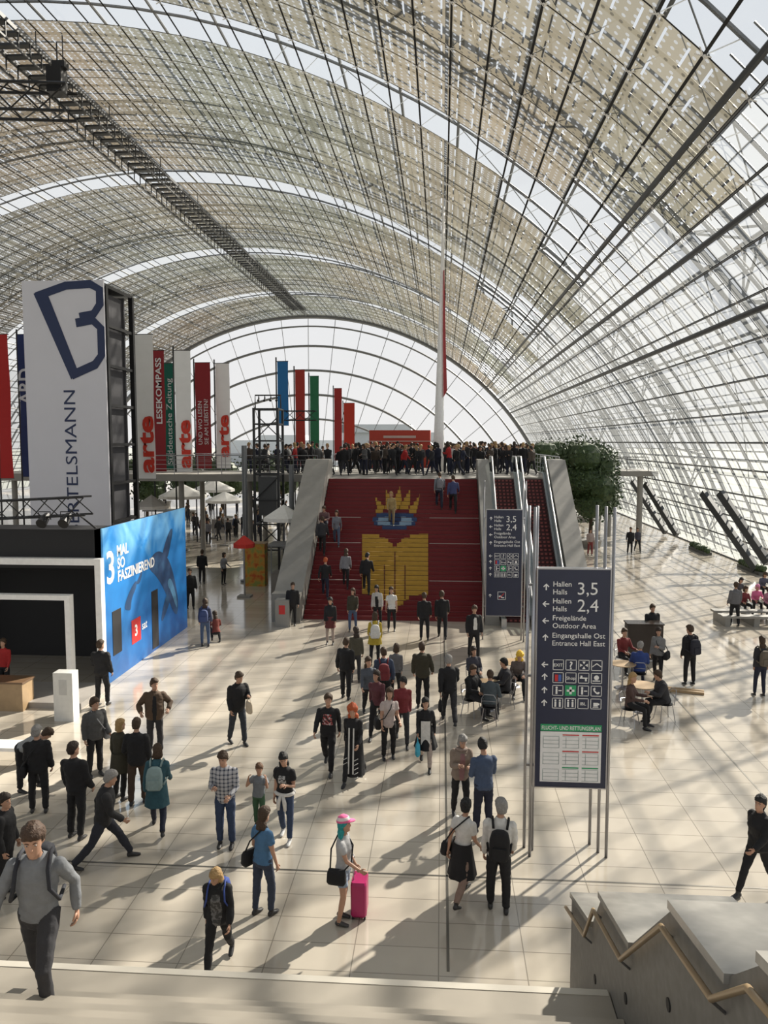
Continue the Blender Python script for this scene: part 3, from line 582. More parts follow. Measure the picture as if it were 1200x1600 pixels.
def crowd(x,y,z,hd,label,group,col=None,n=None):
    me=random.choice(PROT); o=bpy.data.objects.new('person',me); C.objects.link(o); o.location=(x,y,z); o.rotation_euler=(0,0,R(hd)); k=random.uniform(.9,1.04); o.scale=(k,k,k)
    t=col or random.choice([BLK,BLK,DG,NAVY,BLK,(.06,.045,.035),(.08,.08,.08)]); ms=[SK,cloth(t),cloth(random.choice([BLK,NAVY,DG])),mat((.02,.02,.022),.5),mat(random.choice([HB,HM,HK,HBL]),.7,0,.4,.8,40.)]
    for i,m in enumerate(ms): o.material_slots[i].link='OBJECT'; o.material_slots[i].material=m
    tag(o,label,'person',group)
n=0
while n<165:
    x=random.uniform(-11,5.3); y=random.uniform(42.5,61) if n>40 else random.uniform(44,50)
    if abs(x+.16)<.8 and abs(y-49.5)<.8: continue
    if -5.8<x<-.2 and y>54: continue
    if -7.1<x<-6.2: continue
    if x<-6.6 and not 44.6<y<49.4: continue
    if x>1.5 and y<44: continue
    if any((x-a)**2+(y-b)**2<.4 for a,b in used): continue
    used.append((x,y)); n+=1
    c=random.random()
    if c<.06: crowd(x,y,SZ,random.uniform(0,360),'tiny distant person in red top within the crowd on the upper platform','red-topped people in the platform crowd',RED)
    elif c<.12: crowd(x,y,SZ,random.uniform(0,360),'tiny distant person in white top within the crowd on the upper platform','white-topped people in the platform crowd',WH)
    else: crowd(x,y,SZ,random.uniform(0,360),'tiny distant person in dark clothes within the crowd on the upper platform','dark-clothed people in the platform crowd')
u2=[]
while len(u2)<44:
    x=random.uniform(-24,-9); y=random.uniform(56.5,61.5) if len(u2)<20 else random.uniform(64,80)
    if any((x-a)**2+(y-b)**2<.5 for a,b in u2): continue
    u2.append((x,y)); crowd(x,y,0,random.uniform(0,360),'tiny distant person on the floor beyond the parasols','people beyond the parasols on the left')
for i in range(6):
    crowd(8+i*.9,random.uniform(76,95),0,random.uniform(0,360),'tiny distant person on the far right floor beyond the tree','people far right beyond the tree')
# ---------------------------------------------------------------- setting
FLM=brick_mat('stone_tiles',(.47,.425,.36),(.435,.392,.328),(.23,.205,.17),1.2,.6,.10,.008)
q=MB(); q.box(-66,18.2,-16,133.5,-.3,0); tag(q.build('floor',FLM),kind='structure')
q=MB(); q.add([(-400,-100,-.35),(400,-100,-.35),(400,900,-.35),(-400,900,-.35)],[(0,1,2,3)]); tag(q.build('ground',mat((.30,.31,.28),.95,0,.2,0,.05)),kind='structure')
CHN=mat((.2,.19,.17),.35,.8)
for i,x in enumerate((G(700,1500).x,G(1200,1250).x)):
    q=MB(); q.box(x-.02,x+.02,10.3,31,0,.004) if i==0 else q.box(x-.02,x+.02,9,90,0,.004); tag(q.build('trim_%d'%(i+1),CHN),kind='structure')
q=MB(); yy=G(600,1365).y; q.box(-16,14,yy-.02,yy+.02,0,.004); tag(q.build('trim_3',CHN),kind='structure')
ceil=empty('ceiling',(XC,60,0),kind='structure')
TH=R(69.9); NU=66; NV=48; YA=-15.8; DY=3.1; DT=2*TH/NU
def vp(t,y,r=RV): return Vector((XC+r*sin(t),y,ZC+r*cos(t)))
me=bpy.data.meshes.new('glazing'); vs=[];fs=[];mi=[];uvs=[]
for j in range(NV+1):
    for i in range(NU+1): vs.append(tuple(vp(-TH+i*DT,YA+j*DY)-Vector((XC,60,0))))
def is_frit(i,j):
    t=math.degrees(-TH+(i+.5)*DT); a=j%8
    if a==1: return 0 if abs(t)<=46 else 2
    lim=46-[6,99,9,5,1,0,0,2][a]
    if abs(t)<lim: return 1
    return 2 if abs(t)>44 else 0
for j in range(NV):
    for i in range(NU):
        a=j*(NU+1)+i; fs.append((a,a+1,a+NU+2,a+NU+1)); mi.append(is_frit(i,j)); uvs+=[(i,j),(i+1,j),(i+1,j+1),(i,j+1)]
me.from_pydata(vs,[],fs); me.materials.append(panel_mat('clear_glass',0)); me.materials.append(panel_mat('fritted_glass',1)); me.materials.append(panel_mat('hazy_glass',0,.30)); me.polygons.foreach_set('material_index',mi)
ul=me.uv_layers.new(name='UVMap')
for k,(a,b) in enumerate(uvs): ul.data[k].uv=(a,b)
gz=bpy.data.objects.new('glazing',me); C.objects.link(gz); gz.parent=ceil
STG=mat((.14,.145,.15),.45,.2); STD=mat((.03,.032,.035),.5,.2)
q=MB()
for j in range(NV+1):
    q.tube([vp(-TH+2*TH*k/44,YA+j*DY,RV+.9) for k in range(45)],.075,6)
for i in range(0,NU+1,2):
    t=-TH+i*DT; q.tube([vp(t,YA,RV+.9),vp(t,133,RV+.9)],.075,6)
q.build('steel_lattice',STG,parent=ceil)
q=MB()
for i in range(NU+1):
    t=-TH+i*DT
    if t>R(43): q.tube([vp(t,YA,RV-.04),vp(t,133,RV-.04)],.03,4); q.tube([vp(t+DT/2,YA,RV+.5),vp(t+DT/2,133,RV+.5)],.035,4)
for j in range(2*NV+1):
    q.tube([vp(R(43)+(TH-R(43))*k/12,YA+j*DY/2,RV+.4) for k in range(13)],.034,4)
tag(q.build('glazing_bars',STG,parent=ceil),kind='stuff')
q=MB()
for j in range(4,NV):
    for i in range(44,NU-1,2):
        if (i//2+j)%2: continue
        t=-TH+i*DT; y=YA+j*DY; q.tube([vp(t,y,RV+.9),vp(t+2*DT,y+DY,RV+.9)],.024,4)
tag(q.build('bracing_rods',STG,parent=ceil),kind='stuff')
for ya in (8.5,33.4,58.2,83.,107.8,132.6):
    q=MB(); A=[vp(-TH+2*TH*k/60,ya,RV+1.2) for k in range(61)]; B=[vp(-TH+2*TH*k/60,ya-1.0,RV+3.2) for k in range(61)]; D=[vp(-TH+2*TH*k/60,ya+1.0,RV+3.2) for k in range(61)]
    for c in (A,B,D): q.tube(c,.13,8)
    for k in range(0,60,2):
        for c in (B,D): q.tube([A[k],c[k+1]],.06,5); q.tube([c[k+1],A[k+2]],.06,5)
        q.tube([B[k],D[k]],.055,5)
    q.build('arch_truss',STG,parent=ceil)
q=MB()
for j in range(4,NV+1):
    for i in range(1,NU):
        t=-TH+i*DT; y=YA+j*DY
        if t<-.9: continue
        if y<25 and t<-.2: continue
        c=vp(t,y,RV-.06); n=Vector((sin(t),0,cos(t))); tx=Vector((cos(t),0,-sin(t)))
        for d in ((tx*.8+Y_*.8),(tx*.8-Y_*.8)):
            d=d.normalized(); q.add([c+d*.28-n.cross(d)*.026,c+d*.28+n.cross(d)*.026,c-d*.28+n.cross(d)*.026,c-d*.28-n.cross(d)*.026],[(0,1,2,3)])
        if t>.3: q.tube([c,vp(t+.01,y,RV+.85)],.018,4)
tag(q.build('point_fixings',mat((.85,.85,.84),.35,.0),parent=ceil),kind='stuff')
for (px,py) in ((1200,62),(1200,300),(1200,470)):
    pt=V(px,py); q=MB(); q.tube([Vector((pt.x,-10,pt.z)),Vector((pt.x,132,pt.z))],.11,6)
    for v in range(len(q.v)): q.v[v].z-=.15
    q.build('dark_purlin',STD,parent=ceil)
we=empty('wall_end',(XC,133,0),kind='structure')
q=MB(); q.add([Vector((XC-40,133.2,0))]+[vp(-TH+2*TH*k/60,133.2) for k in range(61)],[tuple(range(1,62))]); q.build('glazing',glass_mat('end_glass',(.97,.98,1.0),.02),parent=we)
for rr,w in ((RV-.2,.35),(RV-1.8,.14),(RV-5,.2),(RV-9,.2),(RV-13.,.2),(RV-17,.17)):
    q=MB(); tt=math.acos(min(1,-ZC/rr)); q.tube([vp(-tt+2*tt*k/70,132.6,rr) for k in range(71)],w,6); q.build('arch_rib',STG,parent=we)
q=MB()
for k in range(-11,12):
    t=R(k*6.2); r0=-ZC/cos(t) ; q.tube([vp(t,132.8,max(r0,15)),vp(t,132.8,RV)],.05,5)
tag(q.build('mullions',STG,parent=we))
cw=empty('maintenance_walkway',(XC+.6,80,27),'long dark ladder-like steel walkway hanging under the crown of the glass vault','walkway')
q=MB(); xa,xb=XC-.4,XC+1.5
for x in (xa,xb): q.box(x-.06,x+.06,30,122,27.0,27.2); q.box(x-.04,x+.04,30,122,26.2,26.3)
q.build('rails',STD,parent=cw)
q=MB(); y=30
while y<122: q.box(xa,xb,y,y+.42,27.0,27.12); q.box(xa-.02,xa+.04,y,y+.06,26.2,27); q.box(xb-.02,xb+.04,y,y+.06,26.2,27); y+=1.15
q.build('rungs',STD,parent=cw)
y=32
while y<122: q=MB(); q.tube([(xa,y,27.1),(xa,y,28)],.03,5); q.build('hanger',STD,parent=cw); q=MB(); q.tube([(xb,y,27.1),(xb,y,27.95)],.03,5); q.build('hanger',STD,parent=cw); y+=9
def truss(name,p,qv,w,label,cat,m=DKM,r=.03,n=None,group=None):
    p=Vector(p);qv=Vector(qv); e=empty(name,(p+qv)/2,label,cat,group); d=(qv-p); L=d.length; d.normalize(); x=d.cross(Z_).normalized(); z=x.cross(d)
    cs=[x*w/2+z*w/2,-x*w/2+z*w/2,-x*w/2-z*w/2,x*w/2-z*w/2]; b=MB()
    for c in cs: b.tube([p+c,qv+c],r,6)
    b.build('chords',m,parent=e); b=MB(); n=n or max(2,int(L/w))
    for k in range(n):
        a0=p+d*(L*k/n); a1=p+d*(L*(k+1)/n)
        for i in range(4): b.tube([a0+cs[i],a1+cs[(i+1)%4]],r*.55,4)
    b.build('webbing',m,parent=e); return e
truss('rigging_truss',P(-60,155,40),P(112,160,40),1.3,'dark lighting rig truss hanging at the upper left corner of the vault','truss',r=.08)
q=MB(); a=P(90,118,40); q.box(a.x-.4,a.x+.35,39.6,40.3,a.z-.9,a.z+.3); q.box(a.x-.15,a.x+.5,39.7,40.2,a.z+.3,a.z+.6); q.tube([a,a+Z_*1.6],.04,6); q.tube([a+X_*.3,a+X_*.3+Z_*1.9],.03,6); tag(q.build('chain_hoist',DKM,loc=(a.x,40,a.z)),'dark hoist box on the end of the upper left rig truss','hoist')
CON=mat((.25,.24,.22),.6,0,.15,.1,3)
SXL,SXR=-5.57,1.72
REDC=mat((.15,.008,.011),.65,0,.12,0,6)
st=empty('staircase',((SXL+SXR)/2,SY0,0),'wide red staircase with painted gold emblem rising to the upper platform','staircase')
q=MB()
for k in range(NS):
    y=SY0+k*TR; z=k*RI; q.add([(SXL,y,z),(SXR,y,z),(SXR,y,z+RI),(SXL,y,z+RI)],[(0,1,2,3)]); q.add([(SXL,y,z+RI),(SXR,y,z+RI),(SXR,y+TR,z+RI),(SXL,y+TR,z+RI)],[(0,1,2,3)])
q.build('steps',REDC,parent=st)
q=MB()
for k in range(NS):
    y=SY0+k*TR; z=(k+1)*RI; q.box(SXL,SXR,y-.012,y+.012,z-.012,z+.002)
q.build('nosings',mat((.06,.005,.007),.6),parent=st)
for py in (907,849,812):
    s_=SP(600,py); k=int((s_.y-SY0)/TR)
    for xa_,xb_ in ((SXL,P(564,py,s_.y).x),(P(671,py,s_.y).x,SXR)): q=MB(); q.box(xa_,xb_,SY0+k*TR-.02,SY0+k*TR+.03,(k+1)*RI-.015,(k+1)*RI+.008); q.build('landing_edge',mat((.34,.29,.27),.5),parent=st)
def emb(polys,m,off,name):
    q=MB(); pp=[]
    for pl in polys: pp.append([(SP(a,b).x,(SP(a,b).y-SY0)/TR) for a,b in pl])
    for k in range(NS):
        for part,sv in ((0,k+.25),(1,k+.75)):
            for pl in pp:
                xs=[]
                for (x0,s0),(x1,s1) in zip(pl,pl[1:]+pl[:1]):
                    if (s0<=sv)!=(s1<=sv): xs.append(x0+(x1-x0)*(sv-s0)/(s1-s0))
                xs.sort()
                for a,b in zip(xs[::2],xs[1::2]):
                    y=SY0+k*TR; z=k*RI
                    if part==0: q.add([(a,y-off,z+.004),(b,y-off,z+.004),(b,y-off,z+RI-.004),(a,y-off,z+RI-.004)],[(0,1,2,3)])
                    else: q.add([(a,y,z+RI+off),(b,y,z+RI+off),(b,y+TR-.005,z+RI+off),(a,y+TR-.005,z+RI+off)],[(0,1,2,3)])
    q.build(name,m,parent=st)
GLD=mat((.42,.25,.03),.6,0,.12,0,6)
book=[(566,836),(588,837),(604,843),(617,856),(630,843),(647,837),(669,834),(669,928),(640,934),(617,955),(596,934),(566,928)]
emb([book],GLD,.014,'emblem_book')
rays=[[(584,803),(590,797),(586,778),(600,792),(602,797),(597,801)],[(600,799),(603,790),(603,766),(614,785),(612,797)],[(611,797),(614,786),(625,762),(628,783),(624,797)],[(622,797),(629,785),(641,766),(641,787),(636,799)],[(635,799),(645,790),(656,775),(653,792),(650,803)]]
emb(rays,GLD,.014,'emblem_crown')
emb([[(600,884),(602,884),(602,936),(600,936)],[(632,884),(634,884),(634,936),(632,936)],[(616,866),(618.2,866),(618.2,952),(616,952)]],mat((.14,.05,.014),.6),.018,'emblem_dark_lines')
emb([[(617+35*cos(t),814+14*sin(t)) for t in [2*PI*i/24 for i in range(24)]]],mat((.02,.05,.14),.6),.016,'emblem_eye')
emb([[(617+29*cos(t),816+8*sin(t)) for t in [2*PI*i/20 for i in range(20)]]],mat((.22,.32,.42),.6),.020,'emblem_eye_white')
emb([[(617+10*cos(t),813+9*sin(t)) for t in [2*PI*i/20 for i in range(20)]]],mat((.01,.03,.1),.6),.024,'emblem_pupil')
def parapet(x0,x1,label,ht=.95,yb=31.0):
    prof=[(yb,0),(yb,1.15),(SY0,1.15),(SY1,SZ+ht),(SY1+1.3,SZ+ht),(SY1+1.3,0)]
    q=MB(); q.prism([(a,b) for a,b in prof],Vector((x1,0,0)),Y_,Z_,x1-x0); return tag(q.build('stair_parapet',CON,loc=((x0+x1)/2,yb,0)),label,'parapet')
parapet(-6.75,-5.6,'sloping grey concrete side wall left of the red stairs')
parapet(1.75,2.3,'narrow sloping grey wall between the red stairs and the escalators')
parapet(5.15,6.0,'sloping grey concrete side wall right of the escalators')
pl=empty('upper_platform',(0,50,0),'grey concrete upper platform at the top of the red stairs with railings and columns','platform')
q=MB(); q.box(-5.58,1.72,39.4,62,SZ-.55,SZ-.001); q.box(-6.75,-5.6,40.75,62,SZ-.55,SZ-.001); q.box(1.72,6.0,41.2,62,SZ-.55,SZ-.001); q.box(-26,-6.75,44,50,SZ-.4,SZ-.001); q.build('deck',CON,parent=pl)
for x in (-25,-20,-15,-11,-8):
    for y in (45,49): q=MB(); q.tube([(x,y,0),(x,y,SZ-.4)],.16,12); q.build('column',CON,parent=pl)
for x in (-5.8,0,5.4):
    for y in (46,60): q=MB(); q.tube([(x,y,0),(x,y,SZ-.55)],.25,12); q.build('column',CON,parent=pl)
q=MB(); q.box(-6.6,5.9,44,44.2,0,SZ-.55); q.build('back_wall',mat((.06,.06,.06),.8),parent=pl)
q=MB()
def rail(a,b,q):
    a=Vector(a);b=Vector(b); L=(b-a).length; n=max(1,int(L/1.3))
    q.tube([a+Z_*1.05,b+Z_*1.05],.03,6)
    for zz in (.3,.55,.8): q.tube([a+Z_*zz,b+Z_*zz],.012,4)
    for k in range(n+1): c=a.lerp(b,k/n); q.tube([c,c+Z_*1.05],.022,5)
rail((-26,44.1,SZ),(-6.9,44.1,SZ),q); rail((-26,49.9,SZ),(-6.9,49.9,SZ),q); rail((-6.7,50,SZ),(-6.7,62,SZ),q); rail((5.95,41,SZ),(5.95,62,SZ),q); rail((-6.7,62,SZ),(5.95,62,SZ),q)
q.build('railing',STL,parent=pl)
GLS=glass_mat('clear_pane',(.8,.85,.85),.15)
def escalator(x0,x1,label):
    e=empty('escalator',((x0+x1)/2,SY0,0),label,'escalator','escalators beside the red stairs')
    q=MB(); n=36
    for i in range(n):
        y=SY0+i*(SY1-SY0)/n; z=i*SZ/n; h=SZ/n; d=(SY1-SY0)/n
        q.box(x0+.2,x1-.2,y,y+d,z,z+h,0)
        for w in range(5):
            xx=x0+.22+w*(x1-x0-.44)/5; q.box(xx,xx+(x1-x0-.44)/5*.55,y-.006,y,z+.04,z+h-.03,1)
    q.build('steps',[mat((.05,.008,.01),.6),mat((.32,.08,.075),.6)],parent=e)
    for a,b in ((x0,x0+.2),(x1-.2,x1)):
        q=MB(); q.prism([(SY0-1,0),(SY0-1,.35),(SY0,.35),(SY1,SZ+.3),(SY1+1.5,SZ+.3),(SY1+1.5,SZ-.5)],Vector((b,0,0)),Y_,Z_,b-a); q.build('skirt_panel',mat((.36,.36,.36),.3,.7),parent=e)
        m=(a+b)/2; q=MB(); q.prism([(SY0-1,.35),(SY0-1,1.0),(SY0,1.05),(SY1,SZ+1.05),(SY1+1.5,SZ+1.05),(SY1+1.5,SZ+.3),(SY1,SZ+.3),(SY0,.35)],Vector((m+.01,0,0)),Y_,Z_,.02); q.build('balustrade_glass',GLS,parent=e)
        q=MB(); q.tube([(m,SY0-1,.5),(m,SY0-1.25,.8),(m,SY0-1,1.04),(m,SY0,1.1),(m,SY1,SZ+1.1),(m,SY1+1.5,SZ+1.08),(m,SY1+1.7,SZ+.8)],.045,8); q.build('handrail',mat((.5,.5,.5),.3,.4),parent=e)
escalator(2.35,3.7,'left escalator with red patterned steps beside the red stairs'); escalator(3.75,5.1,'right escalator with red patterned steps next to the grey side wall')
ms_=empty('mast_sculpture',(-.2,49.5,SZ),'tall tapering white and red mast rising from the upper platform to the vault','mast')
q=MB(); q.tube([(-.2,49.5,SZ),(-.18,49.5,8),(-.12,49.5,12),(-.02,49.5,18),(0,49.5,21.3)],[.38,.3,.21,.11,.07],10); q.build('white_spar',mat((.88,.88,.88),.35),parent=ms_,smooth=True)
q=MB(); q.prism([(.08,9.9),(.30,10.3),(.19,13.5),(.09,17.5),(.03,17.5),(.02,14)],Vector((0,49.25,0)),X_,Z_,.1); q.build('red_blade',mat((.34,.03,.035),.5),parent=ms_)
k0=P(577,700,56);k1=P(672,700,56); ks=empty('red_kiosk',((k0.x+k1.x)/2,57,SZ),'orange-red exhibition stand on the upper platform behind the crowd','stand')
q=MB(); q.box(k0.x,k1.x,56,59,SZ,8.0); q.build('stand_body',mat((.4,.04,.02),.6),parent=ks); q=MB(); q.box(k0.x-.1,k1.x+.1,55.9,59.1,7.2,7.26); q.box(k0.x+1,k1.x-1,55.96,56,7.45,7.62); q.build('white_band',mat((.5,.4,.36),.6),parent=ks)
q=MB(); a=P(548,672,200);b=P(680,672,200); q.box(a.x,b.x,200,215,0,9.5); q.box(a.x-3,b.x-6,199,215,9.5,11.5); tag(q.build('outside_hall',mat((.42,.44,.45),.8),loc=(a.x,200,0)),'flat grey hall building outside beyond the end wall','building')
q=MB(); a=P(360,684,240);b=P(540,684,240); q.box(a.x,b.x,240,255,0,7.6); q.box(a.x+9,a.x+22,240,255,7.6,9.2); tag(q.build('outside_block',mat((.5,.52,.53),.8),loc=(a.x,240,0)),'long low pale block outside, left of the flat grey hall building','building')
# ---------------------------------------------------------------- signs
SBL=mat((.011,.016,.045),.35,name='sign_blue'); WT=mat((.72,.72,.72),.5,name='sign_white'); GRE=mat((.02,.3,.12),.5); REDM=mat((.5,.02,.02),.5)
def sign(pl,pr,pt,pb,Y,label,poles,variant):
    a=P(pl,(pt+pb)/2,Y); b=P(pr,(pt+pb)/2,Y); W=b.x-a.x; zt=P((pl+pr)/2,pt,Y).z; zb=P((pl+pr)/2,pb,Y).z; HH=zt-zb
    e=empty('information_sign',((a.x+b.x)/2,Y,0),label,'sign')
    q=MB(); q.box(a.x,b.x,Y,Y+.16,zb,zt); pan=q.build('panel',SBL,parent=e)
    q=MB(); q.box(a.x-.02,a.x,Y-.01,Y+.17,zb-.02,zt+.02); q.box(b.x,b.x+.02,Y-.01,Y+.17,zb-.02,zt+.02); q.box(a.x,b.x,Y-.01,Y+.17,zt,zt+.02); q.box(a.x,b.x,Y-.01,Y+.17,zb-.02,zb); q.build('frame',STL,parent=e)
    s=W/112.
    def L(x,y): return Vector((a.x+(x-838)*s,Y,zb+(1230-y)/340.*HH))
    t=MB()
    def tx(body,x,y,sz,bold=0,width=None,m=0): text(t,body,sz*s,L(x,y),X_,Z_,m,bold,(width*s if width else None),off=.006)
    tx('Hallen',862,916,11.5,.005);tx('Halls',862,928,11.5,.005);tx('3,5',900,928,28,.0);tx('Hallen',862,942,11.5,.005);tx('Halls',862,954,11.5,.005);tx('2,4',900,954,28,.0)
    tx('Freigelände',862,968,11.5,.005);tx('Outdoor Area',862,980,11.5,.005);tx('Eingangshalle Ost',862,995,11.5,.005,82);tx('Entrance Hall East',862,1007,11.5,.005,82)
    def arrow(x,y,up):
        pts=[(-1,-5),(1,-5),(1,2.2),(3.5,-.5),(4.8,.8),(0,5.6),(-4.8,.8),(-3.5,-.5),(-1,2.2)]
        if not up: pts=[(-q_,p_) for p_,q_ in pts]
        t.poly([(p_*s,q_*s) for p_,q_ in pts],L(x,y),X_,Z_,.006,0)
    for y,u in ((917,1),(943,0),(969,0),(995,1),(1037,0),(1056,1),(1077,1),(1097,1)): arrow(851,y,u)
    cells=[['EXIT','?','+','^'],['D','Shop','m','o'],['i','C','i','c'],['M','W','IBL','u']]
    for r_,y in enumerate((1037,1057,1077,1097)):
        for c_,x in enumerate((872,892,912,932)):
            w=8.6; k=cells[r_][c_]; fill=(r_==2 and c_==1)
            if fill: t.poly([(-w*s,-w*s),(w*s,-w*s),(w*s,w*s),(-w*s,w*s)],L(x,y),X_,Z_,.005,1)
            else:
                for (x0,x1,y0,y1) in ((-w,w,w-1,w),(-w,w,-w,-w+1),(-w,-w+1,-w,w),(w-1,w,-w,w)): t.poly([(x0*s,y0*s),(x1*s,y0*s),(x1*s,y1*s),(x0*s,y1*s)],L(x,y),X_,Z_,.006,0)
            def rc(x0,x1,y0,y1,m=0,off=.007): t.poly([(x0*s,y0*s),(x1*s,y0*s),(x1*s,y1*s),(x0*s,y1*s)],L(x,y),X_,Z_,off,m)
            def disc(cx,cy,rd,m=0): t.poly([((cx+rd*cos(v))*s,(cy+rd*sin(v))*s) for v in [2*PI*i/10 for i in range(10)]],L(x,y),X_,Z_,.007,m)
            if k in('EXIT','Shop','IBL'): text(t,k,7*s,L(x,y+2.6),X_,Z_,0,.01,(14 if k!='IBL' else 9)*s,'CENTER',.007)
            elif k=='?': text(t,k,17*s,L(x,y+6),X_,Z_,0,.02,None,'CENTER',.007)
            elif k=='+':
                for (dx,dy) in ((1,0),(-1,0),(0,1),(0,-1)): t.poly([((dx*1.5)*s,(dy*1.5)*s),((dx*6-dy*2.5)*s,(dy*6+dx*2.5)*s),((dx*6+dy*2.5)*s,(dy*6-dx*2.5)*s)],L(x,y),X_,Z_,.007,0)
            elif k=='^': t.poly([(p_*s,q_*s) for p_,q_ in ((-7,-3),(0,2),(7,-3),(7,-1.5),(0,4),(-7,-1.5))],L(x,y),X_,Z_,.007,0)
            elif k=='D': rc(-5,0,-6,5,3); rc(0.5,5,-6,5,2)
            elif k=='C': rc(-1.8,1.8,-6,6,0,.008); rc(-6,6,-1.8,1.8,0,.008)
            elif k=='m': rc(-6,6,-1,1); rc(-5,-2,1,4); rc(2,5,-5,-1)
            elif k=='o': disc(0,1,4); rc(-6,6,-5,-3.5)
            elif k=='i': disc(-2,4.5,1.8); rc(-3.5,-.5,-6,2.5); rc(1,6,-1,.5)
            elif k=='c': t.poly([(p_*s,q_*s) for p_,q_ in ((-5,4),(-2,6),(-1,3),(-2.5,1.5),(1.5,-2.5),(3,-1),(6,-2),(4,-5),(1,-5),(-4,0))],L(x,y),X_,Z_,.007,0)
            elif k in('M','W'): disc(-3.5,4.5,1.6); disc(3.5,4.5,1.6); rc(-5,-2,-6,2.4); rc(2,5,-6,2.4)
            elif k=='u': rc(-4,3,-4,2); rc(3,5.5,-2,1); rc(-5,4,-6,-5)
    if variant==0:
        q_=MB(); q_.poly([(0,0),(96*s,0),(96*s,11*s),(0,11*s)],L(846,1141),X_,Z_,.004,0); q_.build('green_header',GRE,parent=pan)
        text(t,'FLUCHT- UND RETTUNGSPLAN',9*s,L(848,1139),X_,Z_,0,.012,92*s,off=.007)
        hh=L(846,1142).z-L(846,1222).z
        q_=MB(); q_.poly([(0,0),(96*s,0),(96*s,hh),(0,hh)],L(846,1222),X_,Z_,.004,0)
        for c_ in range(3):
            for r_ in range(3):
                x=850+c_*31; y=1168+r_*26
                for k in range(4):
                    q_.poly([(0,0),(26*s,0),(26*s,.8*s),(0,.8*s)],L(x,y-k*6),X_,Z_,.006,1)
                q_.poly([(0,0),(1*s,0),(1*s,18*s),(0,18*s)],L(x+(5 if c_ else 0),y),X_,Z_,.006,1)
                q_.poly([(0,0),(1*s,0),(1*s,18*s),(0,18*s)],L(x+25,y),X_,Z_,.006,1)
                if c_: q_.poly([(0,0),(26*s,0),(26*s,2*s),(0,2*s)],L(x,y-20),X_,Z_,.007,2 if r_<2 else 3)
        q_.build('escape_plan',[WT,mat((.3,.35,.35),.6),REDM,GRE],parent=pan)
    else:
        w=13
        for (x0,x1,y0,y1) in ((-w,w,w-1.5,w),(-w,w,-w,-w+1.5),(-w,-w+1.5,-w,w),(w-1.5,w,-w,w)): t.poly([(x0*s,y0*s),(x1*s,y0*s),(x1*s,y1*s),(x0*s,y1*s)],L(888,1165),X_,Z_,.006,0)
        t.poly([(p_*s,q_*s) for p_,q_ in ((-9,-2),(-3,-2),(0,-6),(8,-6),(8,-3),(2,-3),(-1,2),(-9,2))],L(888,1167),X_,Z_,.008,0); t.poly([(p_*s,q_*s) for p_,q_ in ((-9,-9),(-6,-9),(9,8),(6,8))],L(888,1165),X_,Z_,.010,3)
        arrow(851,1165,1)
    t.build('lettering',[WT,GRE,mat((.05,.12,.4),.5),REDM],parent=pan)
    for i,(px,dy) in enumerate(poles):
        x=P(px,(pt+pb)/2,Y).x; q=MB(); zt2=zt+1.05; q.tube([(x,Y+dy,0),(x,Y+dy,zt2)],.028,10); q.build('pole',STL,parent=e,smooth=True)
    for zz in (zt-.3,zb+.3,(zt+zb)/2):
        q=MB(); xs=[P(px,(pt+pb)/2,Y).x for px,_ in poles]; q.bar((min(xs),Y+.2,zz),(max(xs),Y+.2,zz),.04,.04); q.build('bracket',STL,parent=e)
    return e
SYD=G(833,1338).y
sign(838,950,890,1230,SYD,'nearer tall dark blue direction sign with green-headed escape plan',[(826,.3),(832,.0),(838,.22),(936,.5),(945,.22),(955,.05)],0)
sign(760,815,797,962,28.5,'further dark blue direction sign partly hidden behind the nearer one',[(756,.25),(817,.25),(820,0)],1)
# ---------------------------------------------------------------- banners
def banner(px0,px1,py0,Yd,colr,txt,tcol,label,bot=5.3,sz=None,low=None,bold=.02,second=None):
    a=P(px0,py0,Yd);b=P(px1,py0,Yd); x0,x1=a.x,b.x; W=x1-x0
    e=empty('banner_flag',(x0,Yd,0),label,'banner'); q=MB(); n=14
    top=a.z
    for k in range(n):
        z0=bot+(top-bot)*k/n; z1=bot+(top-bot)*(k+1)/n
        f=lambda z:.05*sin(z*1.3+px0)
        q.add([(x0,Yd+f(z0),z0),(x1,Yd-f(z0),z0),(x1,Yd-f(z1),z1),(x0,Yd+f(z1),z1)],[(0,1,2,3)])
    fb=q.build('fabric',mat(colr,.8,0,.06,0,2),parent=e,smooth=True)
    q=MB(); q.tube([(x0-.1,Yd+.12,0),(x0-.1,Yd+.12,top+.3)],.05,8); q.tube([(x0-.1,Yd+.12,top+.02),(x1,Yd+.06,top+.02)],.03,6); q.tube([(x0-.1,Yd+.12,bot),(x1,Yd+.06,bot)],.02,6); q.build('pole',DKM,parent=e)
    if txt:
        q=MB(); sz=sz or W*.9; base=low if low is not None else bot+.3
        lines=txt.split('\n')
        for i,l in enumerate(lines):
            xo=x0+W*(.5+.36*sz/W)+ (i-(len(lines)-1)/2)*sz*1.05
            text(q,l,sz,Vector((xo,Yd-.08,base)),Z_,-X_,0,bold,second)
        q.build('lettering',mat(tcol,.6),parent=fb)
    return e
BRED=(.22,.013,.018); ART=(.55,.03,.012); BW=(.8,.8,.8)
banner(210,238,523,40,BW,'arte',ART,'tall white banner with red lettering, nearest of the three white ones',sz=1.1,second=2.9,bold=.035)
banner(272,297,548,47.5,BW,'arte',ART,'tall white banner with red lettering, middle of the three white ones',sz=1.1,second=2.9,bold=.035)
banner(336,358,568,56.5,BW,'arte',ART,'tall white banner with red lettering, furthest of the three white ones',sz=1.1,second=3.0,low=6.1,bold=.035)
banner(238,256,548,48.2,BRED,'LESEKOMPASS',(.6,.6,.6),'dark red banner right behind the nearest white banner',sz=.5,low=8.3,second=4)
